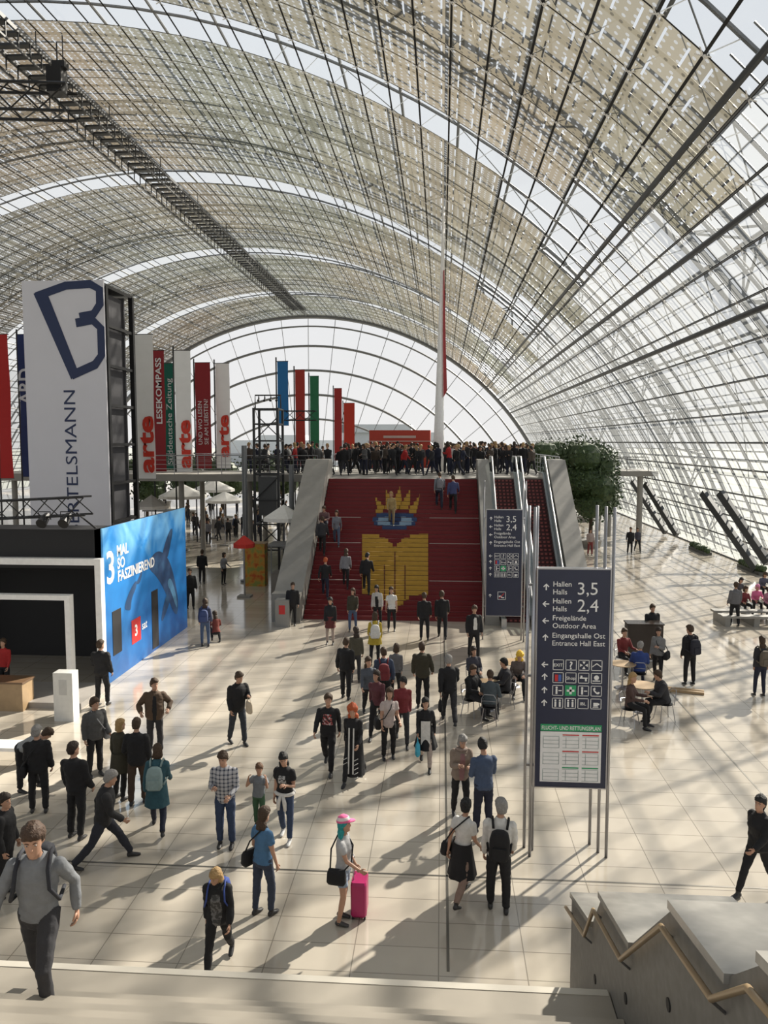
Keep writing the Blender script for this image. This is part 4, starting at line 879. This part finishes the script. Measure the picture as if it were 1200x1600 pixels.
banner(255,271,568,55,(.0,.09,.06),'Süddeutsche Zeitung',(.55,.55,.55),'dark green banner between dark red and middle white banner',sz=.55,low=5.6,second=6,bold=.0)
banner(304,328,567,55.8,BRED,'UND WO LESEN\nSIE AM LIEBSTEN?',(.6,.6,.6),'dark red banner with white question between the middle and furthest white banners',sz=.42,low=7,bold=.0)
banner(27,46,523,42,(.015,.03,.12),'ARD',(.55,.6,.65),'dark blue banner partly behind the white tower',sz=.95,low=9.2,bold=.02)
banner(-8,12,523,40,(.4,.015,.015),None,BW,'plain red banner at the left edge of the photo')
banner(433,450,565,53.7,(.015,.14,.36),None,BW,'bright blue banner above the elevator frame',bot=8.3)
banner(461,476,578,60,(.36,.033,.022),None,BW,'orange-red banner right of the elevator frame')
banner(484,498,588,66,(.02,.16,.075),None,BW,'green banner between two red ones in the middle distance')
banner(522,534,607,81,(.3,.02,.02),None,BW,'narrow dark red banner in the far row')
banner(537,554,630,88,(.45,.035,.02),None,BW,'short bright red banner, furthest of the row')
# ---------------------------------------------------------------- white tower
WTW=mat((.62,.62,.68),.6,0,.04,0,1); LOG=mat((.006,.018,.075),.5)
a=P(40,600,33);b=P(166,600,33); zt=P(100,438,33).z
tw=empty('advertising_tower',((a.x+b.x)/2,34.5,0),'tall white advertising tower with dark blue logo and black scaffold side','tower')
q=MB(); q.box(a.x,b.x,33,33.1,0,zt); fp=q.build('front_panel',WTW,parent=tw)
q=MB()
for x in (a.x+.1,b.x-.05):
    for y in (33.15,36): q.box(x-.1,x+.1,y,y+.2,0,zt-.2)
k=0
while k<8:
    z=.3+k*(zt-.5)/8; q.box(b.x-.15,b.x+.0,33.15,36.2,z,z+.12); q.box(a.x,a.x+.15,33.15,36.2,z,z+.12); q.box(a.x,b.x,36,36.15,z,z+.12); k+=1
q.box(a.x,b.x,33.1,36.2,zt-.25,zt-.1); q.build('scaffold_frame',DKM,parent=tw)
q=MB(); q.box(a.x+.1,b.x-.2,35.6,35.7,0,zt-.3); q.box(b.x-.35,b.x-.3,33.9,35.6,0,zt-.4); q.build('inner_cladding',mat((.07,.07,.08),.8),parent=tw)
q=MB()
Wd=b.x-a.x; s=Wd/126.
def LT(x,y): return Vector((a.x+(x-40)*s,33,zt-(y-438)*s))
text(q,'BERTELSMANN',26*s,LT(117,821),Z_,-X_,0,.0,220*s,off=.01)
def stroke(pts,w,off):
    L_=[];R_=[]
    for k,(x,y) in enumerate(pts):
        x0,y0=pts[max(k-1,0)]; x1,y1=pts[min(k+1,len(pts)-1)]; l=math.hypot(x1-x0,y1-y0); nx,ny=-(y1-y0)/l*w/2,(x1-x0)/l*w/2
        cl_=lambda v:min(166,max(41,v)); L_.append((cl_(x+nx),y+ny)); R_.append((cl_(x-nx),y-ny))
    n=len(pts); q.add([LT(*p_)-Y_*off for p_ in L_]+[LT(*p_)-Y_*off for p_ in R_],[(k,k+1,n+k+1,n+k) for k in range(n-1)],0)
q.poly([((x-40)*s,-(y-438)*s) for x,y in ((58,457),(77,450),(122,570),(112,585))],Vector((a.x,33,zt)),X_,Z_,.012)
stroke([(62,461),(108,446),(146,444),(160,452),(160,474),(150,488),(128,492)],12,.015)
stroke([(122,501),(148,497),(161,509),(161,549),(150,563),(112,579)],13,.018)
q.build('logo_lettering',LOG,parent=fp)
# ---------------------------------------------------------------- sea picture booth
BX=-9.85; y0,y1=22.4,29.9; zt=P(167,828,y0).z
bo=empty('exhibition_booth',(BX-3,26,0),'black exhibition booth with a blue underwater picture on its long side','booth')
BK=mat((.006,.006,.008),.6); FRW=mat((.85,.84,.82),.5)
q=MB(); q.box(-17,BX-.05,y0+.02,y0+1.2,zt-1.15,zt); q.box(BX-.25,BX-.05,y0+.02,y1,0,zt); q.box(-17,-16.9,y0,y0+3.2,0,zt-1); q.box(-17,BX-.15,y0+1.2,y0+3.2,zt-1.3,zt-1.15); q.box(-16.9,BX-.15,y0+3.1,y0+3.2,0,zt-1.2); q.build('shell',BK,parent=bo)
q=MB(); x1=P(163,900,y0).x; z1=P(100,871,y0).z; z2=P(100,881,y0).z; q.box(-17,x1,y0-.25,y0,z2,z1); q.box(x1-.18,x1,y0-.25,y0,0,z2); q.build('outer_frame',FRW,parent=bo)
yf=y0-.8; q=MB(); x1=P(113,1000,yf).x; z1=P(60,929,yf).z; q.box(-17,x1,yf-.1,yf+.15,z1-.14,z1); q.box(x1-.15,x1,yf-.1,yf+.15,0,z1-.14); q.build('inner_frame',FRW,parent=bo)
q=MB(); q.box(-17,P(140,1115,yf-.8).x,yf-1.3,y0-.27,0,.16); q.build('stage_floor',mat((.3,.28,.26),.5,0,.1,0,5),parent=bo)
SEA=bpy.data.materials.new('sea_picture'); SEA.use_nodes=True; nt=SEA.node_tree; p=nt.nodes['Principled BSDF']; p.inputs['Roughness'].default_value=.5
tc=nt.nodes.new('ShaderNodeTexCoord'); no=nt.nodes.new('ShaderNodeTexNoise'); no.inputs['Scale'].default_value=.8; no.inputs['Detail'].default_value=6; no.inputs['Distortion'].default_value=.8; nt.links.new(tc.outputs['Object'],no.inputs[0])
se=nt.nodes.new('ShaderNodeSeparateXYZ'); nt.links.new(tc.outputs['Object'],se.inputs[0])
v=mathn(nt,'ADD',mathn(nt,'MULTIPLY',no.outputs['Fac'],.55),mathn(nt,'MULTIPLY',se.outputs[2],.10))
cr=nt.nodes.new('ShaderNodeValToRGB'); e_=cr.color_ramp.elements; e_[0].position=.25; e_[0].color=(.004,.06,.22,1); e_[1].position=.9; e_[1].color=(.24,.52,.74,1); m_=e_.new(.62); m_.color=(.01,.17,.46,1)
nt.links.new(v,cr.inputs[0]); nt.links.new(cr.outputs[0],p.inputs['Base Color']); nt.links.new(cr.outputs[0],p.inputs['Emission Color']); p.inputs['Emission Strength'].default_value=.28
q=MB(); q.box(BX-.05,BX,y0,y1,.0,zt+.03); sea=q.build('sea_picture',SEA,parent=bo)
o=Vector((BX,y0,0))
WHM=ramp_mat('whale_skin',[(.35,(.008,.035,.11)),(.55,(.014,.06,.17)),(.7,(.03,.11,.24))],1.6)
q=MB(); q.poly(chaikin([(3.6,3.2),(4.4,3.45),(5.2,3.2),(5.8,2.7),(6.25,1.9),(6.5,1.2),(6.35,.75),(6.0,.85),(5.5,1.4),(4.9,2.05),(4.2,2.6),(3.6,2.9)]),o,Y_,Z_,.006)
q.poly(chaikin([(4.8,3.1),(5.2,3.6),(5.8,4.05),(6.1,4.0),(5.8,3.5),(5.4,2.95)]),o,Y_,Z_,.0062); q.poly(chaikin([(5.3,1.8),(4.8,1.3),(4.6,.8),(5.05,1.0),(5.7,1.5)]),o,Y_,Z_,.0064)
q.build('whale_silhouette',WHM,parent=sea)
q=MB(); q.poly(chaikin([(1.4,2.0),(1.7,2.35),(2.1,2.6),(2.5,2.75),(2.45,2.5),(2.0,2.2),(1.95,1.85),(1.7,1.9)]),o,Y_,Z_,.006); q.poly(chaikin([(2.4,2.62),(2.8,2.85),(3.05,3.2),(2.95,2.8),(2.7,2.55)]),o,Y_,Z_,.0062); q.build('diver_silhouette',mat((.010,.05,.14),.6),parent=sea)
q=MB(); q.poly(chaikin([(5.3,2.1),(5.75,1.7),(6.1,1.2),(6.35,.95),(6.3,1.4),(5.95,2.0),(5.6,2.3)]),o,Y_,Z_,.009); q.build('whale_belly',mat((.09,.24,.42),.5,0,.4,0,4),parent=sea)
q=MB(); text(q,'3',1.35,o+Y_*.22+Z_*3.0,Y_,Z_,0,.02); text(q,'MAL',.46,o+Y_*1.0+Z_*3.72,Y_,Z_,0,.03); text(q,'SO',.46,o+Y_*1.0+Z_*3.33,Y_,Z_,0,.03); text(q,'FASZINIEREND',.46,o+Y_*1.0+Z_*2.94,Y_,Z_,0,.03,3.1,off=.012); text(q,'sat',.4,o+Y_*2.85+Z_*1.0,Y_,Z_,0,.01); text(q,'3',.5,o+Y_*2.2+Z_*.95,Y_,Z_,0,.03,off=.016); q.build('lettering',WT,parent=sea)
q=MB(); q.poly([(1.95,.72),(2.72,.72),(2.72,1.5),(1.95,1.5)],o,Y_,Z_,.010); q.build('red_logo_square',REDM,parent=sea)
for (u0,u1,w0,w1) in ((.5,1.15,.75,2.1),(3.75,4.35,.1,2.1)): q=MB(); q.box(BX-.001,BX+.012,y0+u0,y0+u1,w0,w1); q.build('doorway',BK,parent=bo)
a=G(85,1127);b=G(116,1127); e=empty('display_pillar',a,'plain white display pillar standing in front of the booth stage','pillar'); zt_=P(100,1052,a.y).z
q=MB(); q.box(a.x,b.x,a.y,a.y+.35,0,zt_); blk=q.build('block',mat((.6,.6,.58),.5),parent=e); q=MB(); W=b.x-a.x; q.box(a.x+.3*W,a.x+.7*W,a.y-.006,a.y,zt_*.55,zt_*.86); q.build('recess_panel',mat((.45,.45,.44),.5),parent=blk)
a=G(36,1112); e=empty('wooden_counter',a,'low wooden counter at the left edge of the booth stage','counter'); q=MB(); q.box(a.x-1.2,a.x,a.y,a.y+.6,0,.75,0); q.build('counter_body',WOODL,parent=e); q=MB(); q.box(a.x-1.25,a.x+.03,a.y-.03,a.y+.63,.75,.8); q.build('counter_top',mat((.15,.09,.05),.4),parent=e)
person(8,1085,1.6,0,'stand',dict(top=RED,bot=BLK,hair=HM),'person in red behind the wooden counter at left edge')
a=G(40,1200); e=empty('white_bench',a,'low white bench at the left edge next to the bending person','bench'); q=MB(); q.box(a.x-1.4,a.x,a.y,a.y+.5,.36,.44); q.build('seat',FRW,parent=e)
for x in (a.x-1.35,a.x-.1): q=MB(); q.box(x,x+.06,a.y+.03,a.y+.47,0,.36); q.build('leg',FRW,parent=e)
truss('lighting_truss',P(-80,800,yf),P(138,790,yf),.5,'horizontal black lighting truss above the front of the booth','truss',r=.03)
for i,px in enumerate((70,104)):
    c=P(px,812,yf-.2); e=empty('spotlight',c,['black spotlight hanging from the booth truss, left of two','black spotlight hanging from the booth truss, right of two'][i],'light'); q=MB(); q.tube([c+Vector((0,.15,.1)),c+Vector((0,-.05,0)),c+Vector((0,-.22,-.1))],[.1,.13,.15],12); q.build('lamp_housing',DKM,parent=e); q=MB(); q.tube([c+X_*.17,c+X_*.17+Z_*.22,c-X_*.17+Z_*.22,c-X_*.17],.015,5); q.build('yoke',DKM,parent=e)
for i,x in enumerate((-15.5,P(120,800,yf).x)):
    q=MB(); q.tube([(x,yf,5.2),(x,y0+.4,zt)],.03,5); tag(q.build('truss_bracket',DKM,loc=(x,yf,4.8)),['steel arm tying the left end of lighting truss to the booth roof','steel arm tying the right end of lighting truss to the booth roof'][i],'bracket')
ex=P(417,700,42.5).x
e=empty('elevator_tower',(ex,43,0),'thin dark steel elevator tower left of the red stairs','elevator'); q=MB()
for x in (ex-.65,ex+.65):
    for y in (42.3,43.6): q.box(x-.06,x+.06,y-.06,y+.06,0,9.0)
for z in (1.3,2.7,4.0,5.4,6.3,7.2,8.1,8.9):
    q.box(ex-.7,ex+.7,42.25,42.35,z,z+.08); q.box(ex-.7,ex+.7,43.55,43.65,z,z+.08); q.box(ex-.7,ex-.6,42.3,43.6,z,z+.08); q.box(ex+.6,ex+.7,42.3,43.6,z,z+.08)
q.build('steel_frame',mat((.03,.032,.035),.45,.3),parent=e)
for z in (1.38,4.08,5.48,7.28):
    for ya,sx in ((42.3,1),(43.6,-1)): q=MB(); q.tube([(ex-.62*sx,ya,z),(ex+.62*sx,ya,z+1.2 if z!=5.48 else z+.8)],.03,5); q.build('cross_brace',mat((.03,.032,.035),.45,.3),parent=e)
q=MB(); q.box(ex-.5,ex+.5,42.5,43.5,3.2,5.3); q.build('cabin',mat((.07,.075,.08),.4),parent=e)
q=MB(); q.tube([(ex-.7,42.9,9.0),(ex-.7,42.9,9.7),(ex+.7,42.9,9.7),(ex+.7,42.9,9.0)],.04,6)
for k in range(4): q.tube([(ex-.5+k*.33,42.9,9.7),(ex-.5+k*.33,42.9,9.5),(ex-.5+k*.33,42.75,9.4)],[.015,.05,.07],6)
q.build('lamp_frame',DKM,parent=e)
truss('gantry_truss',(ex+.9,43,8.6),(ex+2.6,43,8.6),.5,'short dark truss beside the elevator tower','truss',r=.03)
for i,(px,Y) in enumerate(((383,40),(456,41))):
    x=P(px,800,Y).x; q=MB(); q.tube([(x,Y,0),(x,Y,.1)],.3,14); q.tube([(x,Y,.1),(x,Y,7 if i==0 else 6)],.14,12); tag(q.build('steel_post',mat((.16,.17,.18),.4,.5),loc=(x,Y,0)),['grey steel post left of the elevator tower','grey steel post right of the elevator tower'][i],'post')
def parasol(px0,px1,pyt,pyb,Y,c,label):
    a=P(px0,pyb,Y);b=P(px1,pyb,Y);m=(a+b)/2; r=(b.x-a.x)/2; zt=P((px0+px1)/2,pyt,Y).z
    e=empty('parasol',(m.x,Y,0),label,'parasol'); q=MB(); n=8
    rim=[Vector((m.x+r*cos(2*PI*k/n+PI/8),Y+r*sin(2*PI*k/n+PI/8),a.z)) for k in range(n)]; top=Vector((m.x,Y,zt))
    q.add(rim+[top],[(k,(k+1)%n,n) for k in range(n)]); q.add(rim+[v-Z_*.18 for v in rim],[(k,(k+1)%n,n+(k+1)%n,n+k) for k in range(n)]); q.build('canopy',mat(c,.8),parent=e)
    q=MB(); q.tube([(m.x,Y,0),(m.x,Y,zt)],.03,8); q.build('pole',STL,parent=e); q=MB(); q.box(m.x-.3,m.x+.3,Y-.3,Y+.3,0,.08); q.build('base',CON,parent=e)
PW=(.85,.84,.80)
parasol(250,322,756,774,51.5,PW,'white parasol nearest the banners on the left'); parasol(302,366,748,764,58,PW,'white parasol behind the steel posts, furthest of the white ones'); parasol(412,476,788,808,38.5,PW,'white parasol beside the left side wall of the red stairs'); parasol(365,398,836,849,36,(.5,.03,.02),'small red parasol above the orange counter'); parasol(212,262,773,790,47,(.7,.68,.65),'white parasol low on the left near the blue wall'); parasol(322,380,768,781,54,PW,'white parasol just left of the left steel post')
a=G(382,916);b=G(417,914); e=empty('orange_counter',a,'orange and yellow patterned promotion counter under the small red parasol','counter'); q=MB(); z=P(400,850,a.y).z; q.box(a.x,b.x,a.y,a.y+.7,0,z); q.build('counter_body',ramp_mat('orange_pattern',[(.35,(.45,.09,.015)),(.5,(.5,.26,.04)),(.62,(.25,.28,.06))],3,'NOISE'),parent=e); q=MB(); q.box(a.x-.05,b.x+.05,a.y-.05,a.y+.75,z,z+.04); q.build('counter_top',WOODL,parent=e)
for i,(px0,px1,pyt,Y,c,l) in enumerate(((422,462,815,36.6,(.22,.2,.18),'small grey stall under the white parasol by the stair wall'),(225,280,795,54.5,(.2,.05,.03),'dark red stall among the parasols at left'),(330,372,790,62.2,(.3,.28,.26),'pale stall behind the steel posts'))):
    a=P(px0,pyt,Y);b=P(px1,pyt,Y); e=empty('market_stall',((a.x+b.x)/2,Y,0),l,'stall'); q=MB(); q.box(a.x,b.x,Y,Y+1.2,0,1.0); q.build('counter',mat(c,.7),parent=e); q=MB(); q.box(a.x-.1,b.x+.1,Y-.1,Y+1.3,2.3,2.4); [q.box(x,x+.05,Y+.02,Y+.07,1.0,2.3) for x in (a.x,b.x-.05)]; q.build('roof_frame',mat((.2,.2,.2),.6),parent=e)
a=G(430,980);b=G(452,980); e=empty('fire_cabinet',a,'grey fire extinguisher cabinet at the foot of the left stair wall','cabinet'); z=P(440,938,a.y).z; q=MB(); q.box(a.x,b.x,a.y,a.y+.5,0,z); q.build('cabinet_body',CON,parent=e); q=MB(); m=(a.x+b.x)/2; q.box(m-.12,m+.12,a.y-.01,a.y,z-.55,z-.2); q.build('red_sign',REDM,parent=e)
a=G(980,1035);b=G(1034,1035); e=empty('upright_piano',a,'dark upright piano behind the cafe tables','piano'); q=MB(); q.box(a.x,b.x,a.y,a.y+.5,.1,1.25); q.box(a.x,b.x,a.y+.5,a.y+.75,.6,.72); q.build('case',mat((.03,.022,.018),.25),parent=e); q=MB(); q.box(a.x-.03,b.x+.03,a.y-.03,a.y+.55,1.25,1.29); q.build('lid',mat((.03,.022,.018),.2),parent=e)
for xx in (a.x,b.x-.1): q=MB(); q.box(xx,xx+.1,a.y,a.y+.7,0,.1); q.build('foot',BK,parent=e)
a=G(1040,1078);b=G(1100,1084); q=MB(); q.bar(a+Z_*.04,b+Z_*.04,.3,.07); q.bar(a+Z_*.08,b+Z_*.08,.06,.03); tag(q.build('wooden_plank',WOODL,loc=(a+b)/2),'light wooden plank lying on the floor right of the cafe tables','plank')
a=G(1150,985);b=G(1215,985); e=empty('stone_bench',a,'long grey bench at the right edge with seated people','bench'); q=MB(); q.box(a.x-.3,b.x+1,a.y+.55,a.y+1.0,.34,.42); q.box(a.x-.3,b.x+1,a.y+1.6,a.y+2.05,.34,.42); q.build('seat',CON,parent=e)
for i in range(3): q=MB(); q.box(a.x-.2+i*1.1,a.x+i*1.1,a.y+.6,a.y+2.0,0,.34); q.build('leg',CON,parent=e)
LEAF=ramp_mat('leaves',[(.35,(.014,.034,.010)),(.65,(.055,.09,.024))],9,'NOISE',.6); BARK=mat((.07,.05,.035),.9,0,.3,.6,10)
def tree(x,y,h,r,label,n=1500):
    e=empty('indoor_tree',(x,y,0),label,'tree'); q=MB(); q.tube([(x,y,0),(x+.05,y,h*.3),(x-.04,y,h*.6)],[.16,.12,.07],8)
    bl=[]
    for k in range(14):
        a=random.uniform(0,2*PI); rr=r*random.uniform(.15,.6); z=h*random.uniform(.42,.86); c=Vector((x+rr*cos(a),y+rr*sin(a),z)); bl.append((c,r*random.uniform(.42,.58))); q.tube([(x,y,h*.36),c],[.06,.02],5)
    q.build('trunk',BARK,parent=e); q=MB()
    for c,cr_ in bl: q.ball(c,cr_*.8,cr_*.8,cr_*.7,8,5)
    for k in range(n):
        c,cr_=random.choice(bl); d=Vector((random.gauss(0,1),random.gauss(0,1),random.gauss(0,.8))).normalized(); p_=c+d*cr_*random.uniform(.75,1.08)
        u=Vector((random.gauss(0,1),random.gauss(0,1),random.gauss(0,1))).normalized(); w=u.orthogonal().normalized(); s_=.15; q.add([p_-u*s_,p_+w*s_*.55,p_+u*s_,p_-w*s_*.55],[(0,1,2,3)])
    q.build('foliage',LEAF,parent=e)
    q=MB(); q.tube([(x,y,0),(x,y,.5)],[.7,.8],16); q.build('planter',CON,parent=e)
a=P(922,842,55); tree(a.x,55,7.2,2.6,'big bushy green tree right of the escalators',4200)
a=P(884,760,65); tree(a.x,65,7.3,2.2,'green tree just behind the escalator side wall',2200); a=P(912,760,73); tree(a.x,73,7.4,2.2,'green tree behind the big tree at right',1500)
a=P(850,700,82); tree(a.x,82,7.8,2.6,'distant green tree above the escalators',1100); a=P(832,700,95); tree(a.x,95,7.6,2.6,'most distant small tree left of the escalator tree',900)
for i,(px,Y,h) in enumerate(((228,67,6.0),(292,76,6.2),(350,70,6.4),(405,84,6.4),(255,88,6.6),(440,72,6.4))):
    a=P(px,740,Y); tree(a.x,Y,h,2.2,['green indoor tree behind the nearest white banner','green indoor tree under the middle white banner','green indoor tree beside the furthest white banner','green indoor tree left of the elevator tower','green indoor tree far behind the dark green banner','green indoor tree right of the elevator tower'][i],1100)
for i,(px,py,w) in enumerate(((1085,862,3),(1165,892,3))):
    a=G(px,py); e=empty('hedge_planter',a,['low dark hedge planter at the right wall base, further of two','low dark hedge planter at the right wall base, nearer of two'][i],'planter'); x=a.x+.1; q=MB(); q.box(x,x+.5,a.y-1.6,a.y+1.6,0,.18); q.build('box',mat((.1,.1,.09),.7),parent=e); q=MB()
    for k in range(24): q.ball((x+.25+random.uniform(-.1,.1),a.y-1.5+k*.13,.3+random.uniform(-.05,.08)),.22,.2,.2,7,4)
    q.build('hedge',LEAF,parent=e)
e=empty('entrance_bridge',(14,63,0),'raised grey bridge entrance with railing and columns at the right wall','bridge')
XB=12.3
q=MB(); q.box(XB,16.2,61,66,4.6,5.0); q.build('deck',CON,parent=e)
for x,y in ((XB+.4,61.5),(XB+.4,65.5),(15,61.5)): q=MB(); q.tube([(x,y,0),(x,y,4.6)],.22,12); q.build('column',CON,parent=e)
q=MB(); rail((XB,61.1,5.0),(15.5,61.1,5.0),q); rail((XB,61.1,5.0),(XB,65.9,5.0),q); q.build('railing',DKM,parent=e)
for i,(p0,p1) in enumerate((((1182,890),(1098,770)),((1200,880),(1125,770)),((1040,832),(988,752)),((1058,836),(1008,756)))):
    a=V(*p0,RV-.5);b=V(*p1,RV-.5); q=MB(); q.bar(a,b,.28,.4); tag(q.build('inclined_strut',mat((.05,.055,.06),.5,.3),loc=(a.x,a.y,a.z)),['left dark inclined strut of the nearer pair on right glass wall','right dark inclined strut of the nearer pair on right glass wall','left dark inclined strut of the farther pair on right glass wall','right dark inclined strut of the farther pair on right glass wall'][i],'strut')
# ---------------------------------------------------------------- near stairs
NST=mat((.33,.30,.255),.4,0,.15,.03,2.0); ns_=empty('near_staircase',(-2,8,0),'pale stone staircase and landing in the foreground','staircase')
LY=G(400,1522,LZ).y; nn=13; tr=.225
q=MB(); q.box(-12,1.55,5.9,LY,LZ-.6,LZ); q.build('landing',NST,parent=ns_)
q=MB()
for k in range(nn-1):
    z=LZ-(k+1)*LZ/nn; q.box(-12,1.55,LY+k*tr,LY+(k+1)*tr,0,z)
q.box(-12,1.55,LY-1,LY,0,LZ-.6); q.build('lower_steps',NST,parent=ns_)
q=MB(); YN=G(400,1592,LZ).y
for k in range(12): q.box(-12,1.55,YN-(k+1)*.29-.02,YN-k*.29,LZ+k*.17,LZ+(k+1)*.17)
q.build('upper_steps',NST,parent=ns_)
LIT_EDG=mat((.52,.49,.43),.35,0,.1,0,3)
q=MB(); q.box(-12,1.54,LY-.07,LY+.012,LZ-.03,LZ+.006); q.build('landing_lit_edge',LIT_EDG,parent=ns_)  # lighter strip added along the landing: its lit edge painted as colour
pp=empty('stone_balustrade',(2.2,7.5,0),'zigzag stone balustrade at the lower right with wooden handrail on its inner face','balustrade')
X0=1.56; X1=2.75
def yz(px,py):
    d=ray(px,py); t=X0/d.x; return (d.y*t,H+d.z*t)
RP=[yz(895,1418),yz(925,1462),yz(940,1422),yz(985,1500),yz(1052,1448),yz(1135,1562),yz(1195,1545),yz(1290,1650)]
top=[(y,z+.13) for y,z in RP]
STW=ramp_mat('speckled_stone',[(.3,(.155,.148,.135)),(.6,(.185,.177,.162)),(.75,(.205,.197,.18))],12,'NOISE',.55)
q=MB(); q.prism([(top[0][0]+.08,0)]+[(top[0][0]+.08,top[0][1]-.02)]+top[1:]+[(top[-1][0],0)],Vector((X1,0,0)),Y_,Z_,X1-X0); q.build('wall_body',STW,parent=pp)
PST=ramp_mat('polished_stone',[(.3,(.27,.26,.24)),(.6,(.31,.30,.275)),(.75,(.34,.33,.305))],7,'NOISE',.14)
for k in range(0,7,2):
    (ya,za),(yb,zb)=top[k],top[k+1]; xr=X1+.04
    q=MB(); q.prism([(ya+.05,za-.03),(ya+.05,za+.03),(yb-.03,zb+.04),(yb-.03,zb-.02)],Vector((xr,0,0)),Y_,Z_,xr-X0+.03); q.build('coping',PST,parent=pp)
q=MB(); q.tube([Vector((X0-.08,y,z)) for y,z in RP],.021,8); q.build('handrail',mat((.36,.26,.15),.3,.2),parent=pp,smooth=True)
for y,z in RP[:7]: q=MB(); q.tube([(X0-.08,y,z-.01),(X0,y,z-.08)],.01,5); q.build('rail_bracket',STL,parent=pp)
for px,py in ((930,1530),(978,1560),(1045,1570)):
    y,z=yz(px,py); q=MB(); q.tube([(X0-.008,y,z),(X0+.02,y,z)],.045,16); q.build('recessed_lamp',BK,parent=pp)
a=G(562,1428); e=empty('trolley_suitcase',a,'magenta trolley suitcase pulled by the person with pink cap','suitcase'); q=MB()
q.loft([[a+Vector((.12*max(-1,min(1,1.4*cos(t)))*k,.19*max(-1,min(1,1.4*sin(t)))*k,z)) for t in [2*PI*i/20 for i in range(20)]] for z,k in ((.05,.9),(.08,1),(.55,1),(.59,.9))]); q.build('case',mat((.36,.008,.10),.35),parent=e,smooth=False)
q=MB(); q.tube([a+Vector((-.08,-.08,.58)),a+Vector((-.1,-.08,.9)),a+Vector((-.1,.08,.9)),a+Vector((-.08,.08,.58))],.01,6); q.build('pull_handle',STL,parent=e)
for sx in(1,-1):
    for sy in(1,-1): q=MB(); q.tube([a+Vector((sx*.09-.015,sy*.14,.035)),a+Vector((sx*.09+.015,sy*.14,.035))],.035,10); q.build('wheel',BK,parent=e)
# ---------------------------------------------------------------- light
w=bpy.data.worlds.new('sky'); SC.world=w; w.use_nodes=True; nt=w.node_tree; bg=nt.nodes['Background']
tc=nt.nodes.new('ShaderNodeTexCoord'); se=nt.nodes.new('ShaderNodeSeparateXYZ'); nt.links.new(tc.outputs['Generated'],se.inputs[0])
cr=nt.nodes.new('ShaderNodeValToRGB'); cr.color_ramp.elements[0].position=.0; cr.color_ramp.elements[0].color=(1,.98,.95,1); cr.color_ramp.elements[1].position=.8; cr.color_ramp.elements[1].color=(.80,.87,.97,1); nt.links.new(se.outputs[2],cr.inputs[0]); nt.links.new(cr.outputs[0],bg.inputs[0]); bg.inputs[1].default_value=.95
sl=bpy.data.lights.new('sun','SUN'); sl.energy=14.0; sl.angle=R(1.0); sl.color=(1,.91,.78); so=bpy.data.objects.new('sun',sl); C.objects.link(so)
so.rotation_euler=Vector((-.5,-.62,-.55)).to_track_quat('-Z','Y').to_euler(); so.location=(30,40,60)
cd=bpy.data.cameras.new('camera'); cd.sensor_width=36; cd.clip_end=2000; cd.lens=F/1600*36; co=bpy.data.objects.new('camera',cd); C.objects.link(co); co.location=(0,0,H); co.rotation_euler=(R(90-5.05),0,R(4.14)); SC.camera=co
SC.view_settings.view_transform='Standard'
SC.view_settings.exposure=-.08
